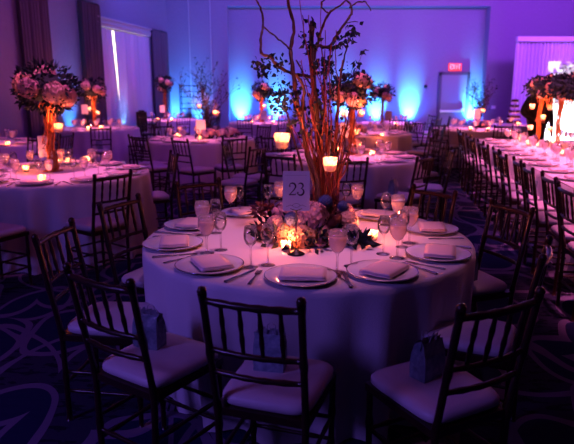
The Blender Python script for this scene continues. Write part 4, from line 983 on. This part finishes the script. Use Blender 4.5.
pc_(None, tD, False, 'dark chair at the left of the table just behind card 23', base=(tD[0]-1.25, tD[1]+.2))
pc_(None, tD, False, 'dark chair at the far left of the table just behind card 23', base=(tD[0]-.8, tD[1]+1.0))
for q, lab in ((-2.1, 'dark chair at the near left of the second table behind card 23'), (-.2, 'dark chair at the right of the second table behind card 23'), (.6, 'dark chair at the far right of the second table behind card 23'), (2.9, 'dark chair at the left of the second table behind card 23'), (-.75, 'dark chair at the near right of the second table behind card 23')):
    pc_(None, tE, False, lab, base=(tE[0]+1.22*math.cos(q), tE[1]+1.22*math.sin(q)))
def ring(tk, qs, dist=1.22):
    x, y, R, ph = TABLES[tk]
    for q in qs: pc_(None, (x, y), False, 'dark chair '+dirname(q)+' of '+ph, base=(x+(dist)*math.cos(q), y+(dist)*math.sin(q)))
ring('Fq', (-1.85, -1.2, -2.5, -.5, .1)); ring('G', (-.5, .2, .8)); pc_(((91, 127.5), (110, 127)), (-4.1, 12.75), False, 'dark chair in front of the table before the lit window, back towards us', bag=(0, .05, 0, 'gift bag on the chair before the lit window table'))
ring('Hh', (-1.1, -1.75, -.3, .4)); ring('Mm', (-1.6, -.9, -.2, .5, -2.4)); ring('I', (-2.35, -1.55, -2.9, 2.7))
pc_(None, (TABLES['L'][0], TABLES['L'][1]), False, 'dark chair at the right of the table cut off by the left edge', base=(TABLES['L'][0]+1.15, TABLES['L'][1]-.25))
for i in range(13):
    s = -1.42+i*.535; far = 12-i
    nth = ['at the far end', 'second from the far end', 'third from the far end', 'fourth from the far end', 'fifth from the far end', 'sixth from the far end', 'seventh from the far end', 'eighth from the far end', 'ninth from the far end', 'tenth from the far end', 'third nearest the camera', 'second nearest the camera', 'nearest the camera'][far]
    if i > 0:
        q = kp(s, -.045-.025*(i % 2)); pc_(None, None, i < 8, 'dark chair on the aisle side of the long table, '+nth, base=(q.x, q.y), ang=ka-PI/2+rnd.uniform(-.06, .06), bag=(.02, .08, .1, 'gift bag on long table aisle chair, '+nth) if i in (2, 3, 5, 8) else None)
    if i > 5:
        q = kp(s, KW+.17); pc_(None, None, False, 'dark chair on the far side of the long table, '+nth, base=(q.x, q.y), ang=ka+PI/2+rnd.uniform(-.06, .06))

# ------------------------------------------------------------------ the person behind the long table
def person(loc, rz):
    o = empty('person', loc, 'person in a dark suit beyond the long table, head behind the flower canopy', 'person'); o.rotation_euler = (0, 0, rz)
    V = [(0, 0, .95), (0, .0, 1.12), (0, .0, 1.30), (0, .0, 1.44), (0, -.01, 1.52), (0, -.02, 1.60), (0, -.02, 1.70),
         (.17, 0, 1.40), (.25, .0, 1.14), (.22, -.12, .93), (.21, -.15, .86),
         (-.17, 0, 1.40), (-.33, -.02, 1.17), (-.20, -.16, 1.05), (-.15, -.19, 1.03),
         (.09, 0, .88), (.10, -.01, .5), (.10, .02, .09), (.11, -.10, .03),
         (-.09, 0, .88), (-.10, -.01, .5), (-.10, .02, .09), (-.11, -.10, .03)]
    R_ = [.25, .23, .26, .19, .06, .07, .085, .085, .065, .04, .03, .09, .08, .05, .03, .11, .062, .04, .035, .09, .062, .04, .035]
    E_ = [(0, 1), (1, 2), (2, 3), (3, 4), (4, 5), (5, 6), (3, 7), (7, 8), (8, 9), (9, 10), (3, 11), (11, 12), (12, 13), (13, 14), (0, 15), (15, 16), (16, 17), (17, 18), (0, 19), (19, 20), (20, 21), (21, 22)]
    def skin(name, V, E_, R_, m, par, lab=None):
        me = bpy.data.meshes.new(name); me.from_pydata(V, E_, []); me.materials.append(M[m])
        c = bpy.data.objects.new(name, me); COL.objects.link(c); c.parent = par
        a = c.modifiers.new('s', 'SKIN'); a.use_smooth_shade = True
        for i, r in enumerate(R_): me.skin_vertices[0].data[i].radius = (r, r*.8 if r > .1 else r)
        me.skin_vertices[0].data[0].use_root = True; d = c.modifiers.new('u', 'SUBSURF'); d.levels = d.render_levels = 2
        if lab: c['label'] = lab
        return c
    skin('body', V, E_, R_, 'suit', o)
    hd = MB(); hd.ball((0, -.025, 1.67), .098, 20, (.82, .95, 1.2)); hd.ball((0, -.125, 1.66), .016, 8, (.8, 1, 1.4)); hd.ball((.085, -.02, 1.66), .022, 8, (.4, .8, 1.3)); hd.ball((-.085, -.02, 1.66), .022, 8, (.4, .8, 1.3)); hd.tube([(0, -.005, 1.48), (0, -.015, 1.6)], .052, 12)
    part(o, 'head', hd.mesh('head', M['skin']), (0, 0, 0))
    h = MB(); h.ball((0, .0, 1.70), .105, 18, (.86, .95, 1.08)); part(o, 'hair', h.mesh('hair', M['hair']), (0, 0, 0))
    for s, w, d in ((1, Vector((.21, -.15, .86)), Vector((0, -.1, -1))), (-1, Vector((-.15, -.19, 1.03)), Vector((.8, -.5, -.1)))):
        d.normalize(); u = Vector((0, 1, 0)) if s > 0 else Vector((0, 0, 1)); b = MB(); b.tube([w-d*.02, w+d*.04, w+d*.08], [.024, .032, .03], 10)
        for k in range(4):
            q = w+d*.08+u*(k-1.5)*.018; L_ = (.065, .078, .072, .055)[k]; b.tube([q, q+d*L_*.5, q+d*L_+Vector((0, -.01, -.01))], [.009, .0085, .006], 6)
        q = w+d*.03+u*.03; b.tube([q, q+u*.025+d*.02, q+u*.03+d*.05], [.011, .010, .007], 6)
        part(o, 'hand', b.mesh('hand', M['skin']), (0, 0, 0))
pq = Q(537.5, 120, 11.1); person((pq.x, 11.1, 0), .15)

# ------------------------------------------------------------------ uplights and other lights
BLUE = (.05, .32, 1.0)
def uplight(x, y, tgt, e, lab, col=BLUE, ang=44):
    b = MB(); b.lathe([(.001, 0), (.09, 0), (.09, .02), (.07, .03), (.07, .16), (.001, .16)], 16); l = MB(); l.lathe([(.001, .162), (.06, .162), (.062, .158)], 16)
    spawn(dict(name='uplight', mesh=b.mesh('uplight', M['blackmetal']), kids=[node('lens', l, 'led', label='glowing blue lens')], label=None), (x, y, 0), 0, lab, 'uplight', 'floor uplights along the walls')
    spot((x, y, .22), tgt, e, col, ang, 1.0, .05, 'uplight_spot')
CY = (.06, .50, 1.0)
for px, e, lab in ((241, 1.0, 'blue floor uplight at the left of the recess'), (277, 1.0, 'blue floor uplight behind the distant pink flowers'), (344, 1.1, 'blue floor uplight behind the column of tall pink flowers'), (376, 1.1, 'blue floor uplight right of the tall pink flowers'), (409, 1.1, 'blue floor uplight at the middle right of the recess'), (470, 1.3, 'blue floor uplight right of the exit door')):
    x = Q(px, 110, YR).x; uplight(x, YR-.42, (x, YR+.1, 1.2), 2600*e, lab, CY, 47); spot((x, YR-.40, .25), (x, YR, 3.6), 300, (.01, .16, 1), 115, .8, .05, 'uplight_spill')
x = Q(168, 110, YB).x+.25; uplight(x, YB-.5, (x+.1, YB+.1, 1.5), 900, 'blue floor uplight in the back left corner', BLUE, 60)
x = Q(190, 110, YB).x+.25; uplight(x, YB-.3, (x+.1, YB+.05, 1.4), 1100, 'blue floor uplight behind the black shelf rack', BLUE, 50)
p = Vector((xl(16.4), 16.4, 0))+NL*.4; uplight(p.x, p.y, p-NL*.55+Vector((0, 0, 1.5)), 1100, 'blue floor uplight below the slit of the lit window', (.12, .45, 1), 48)
p = Vector((xl(13.7), 13.7, 0))+NL*.4; uplight(p.x, p.y, p-NL*.5+Vector((0, 0, 1.6)), 480, 'blue floor uplight on the left wall behind the tall hydrangeas', BLUE, 50)
area((7.6, 14.9, .25), (7.6, 15.9, 1.3), 300, (.80, .85, 1), 1.6, .2, 'backdrop_light')
spot((8.3, 17.6, .2), (8.2, 18.6, 2.2), 220, (.40, .2, 1), 100, .8, .1, 'drape_light')
# coloured washes from the ceiling rig, then an added low side fill
area((3.5, 14.5, 5.0), (4.6, 20.4, 1.8), 480, (.42, .05, .90), 6, .6)
area((-1.5, 15.5, 5.0), (-1.2, 20.4, 2.4), 200, (.03, .10, 1.0), 5, .6)
area((8.5, 15.0, 5.0), (8.8, 20, 2.2), 430, (.38, .06, 1.0), 3, .6)
area((-2.2, 12.5, 5.0), (-5.3, 14.0, 2), 70, (.26, .05, 1.0), 1, 5)
area((-2.0, 8.0, 5.0), (-6.3, 10.0, 1.6), 80, (.4, .04, .9), 1, 4)
area((0, 4.5, 5.1), (0, 4.6, 0), 11, (.50, .07, .9), 7, 6)
area((-3.2, .2, 2.5), (.2, 2.5, .3), 50, (.24, .12, 1.0), .7, .9)  # added side fill, off the rig, to bring out the front cloth folds
for k, e in (('A', 400), ('B', 400), ('C', 300), ('D', 480), ('E', 450), ('Fq', 500), ('G', 330), ('Hh', 450), ('I', 700), ('L', 170), ('Mm', 550)):
    x, y, R, ph = TABLES[k]; spot((x+.2, y-.5, 5.0), (x, y, .76), e*(1.1 if k == 'A' else 2.5), (1.0, .32, .66) if k == 'A' else (1.0, .19, .52), 27, .8, .12, 'table_pin_spot')
for s in (-.8, .9, 2.6, 4.3):
    c = kp(s, KW/2, .76); spot((c.x-1.0, c.y-.6, 5.0), c, 2000, (1, .20, .50), 36, .8, .12, 'table_pin_spot')

spot((1.9, 7.2, 5.0), (1.75, 6.2, 0), 170, (.50, .14, 1.0), 34, .9, .2, 'aisle_spot')
spot((2.3, 9.5, 5.0), (2.2, 9.0, 0), 150, (.50, .14, 1.0), 34, .9, .2, 'aisle_spot')
w = bpy.data.worlds.new('World'); SC.world = w; w.use_nodes = True
w.node_tree.nodes['Background'].inputs[0].default_value = (.10, .07, .35, 1); w.node_tree.nodes['Background'].inputs[1].default_value = .03

cam = bpy.data.cameras.new('Camera'); co = bpy.data.objects.new('Camera', cam); COL.objects.link(co)
cam.sensor_width = 36; cam.lens = F/574*36; co.location = (0, 0, H); co.rotation_euler = (PI/2-TH, 0, 0)
cam.dof.use_dof = True; cam.dof.focus_distance = 2.9; cam.dof.aperture_fstop = 3.2; cam.clip_end = 100
SC.camera = co
SC.cycles.diffuse_bounces = 1
vs_ = SC.view_settings; vs_.view_transform = 'Standard'; vs_.look = 'None'; vs_.gamma = 1; vs_.use_curve_mapping = False; vs_.exposure = 0
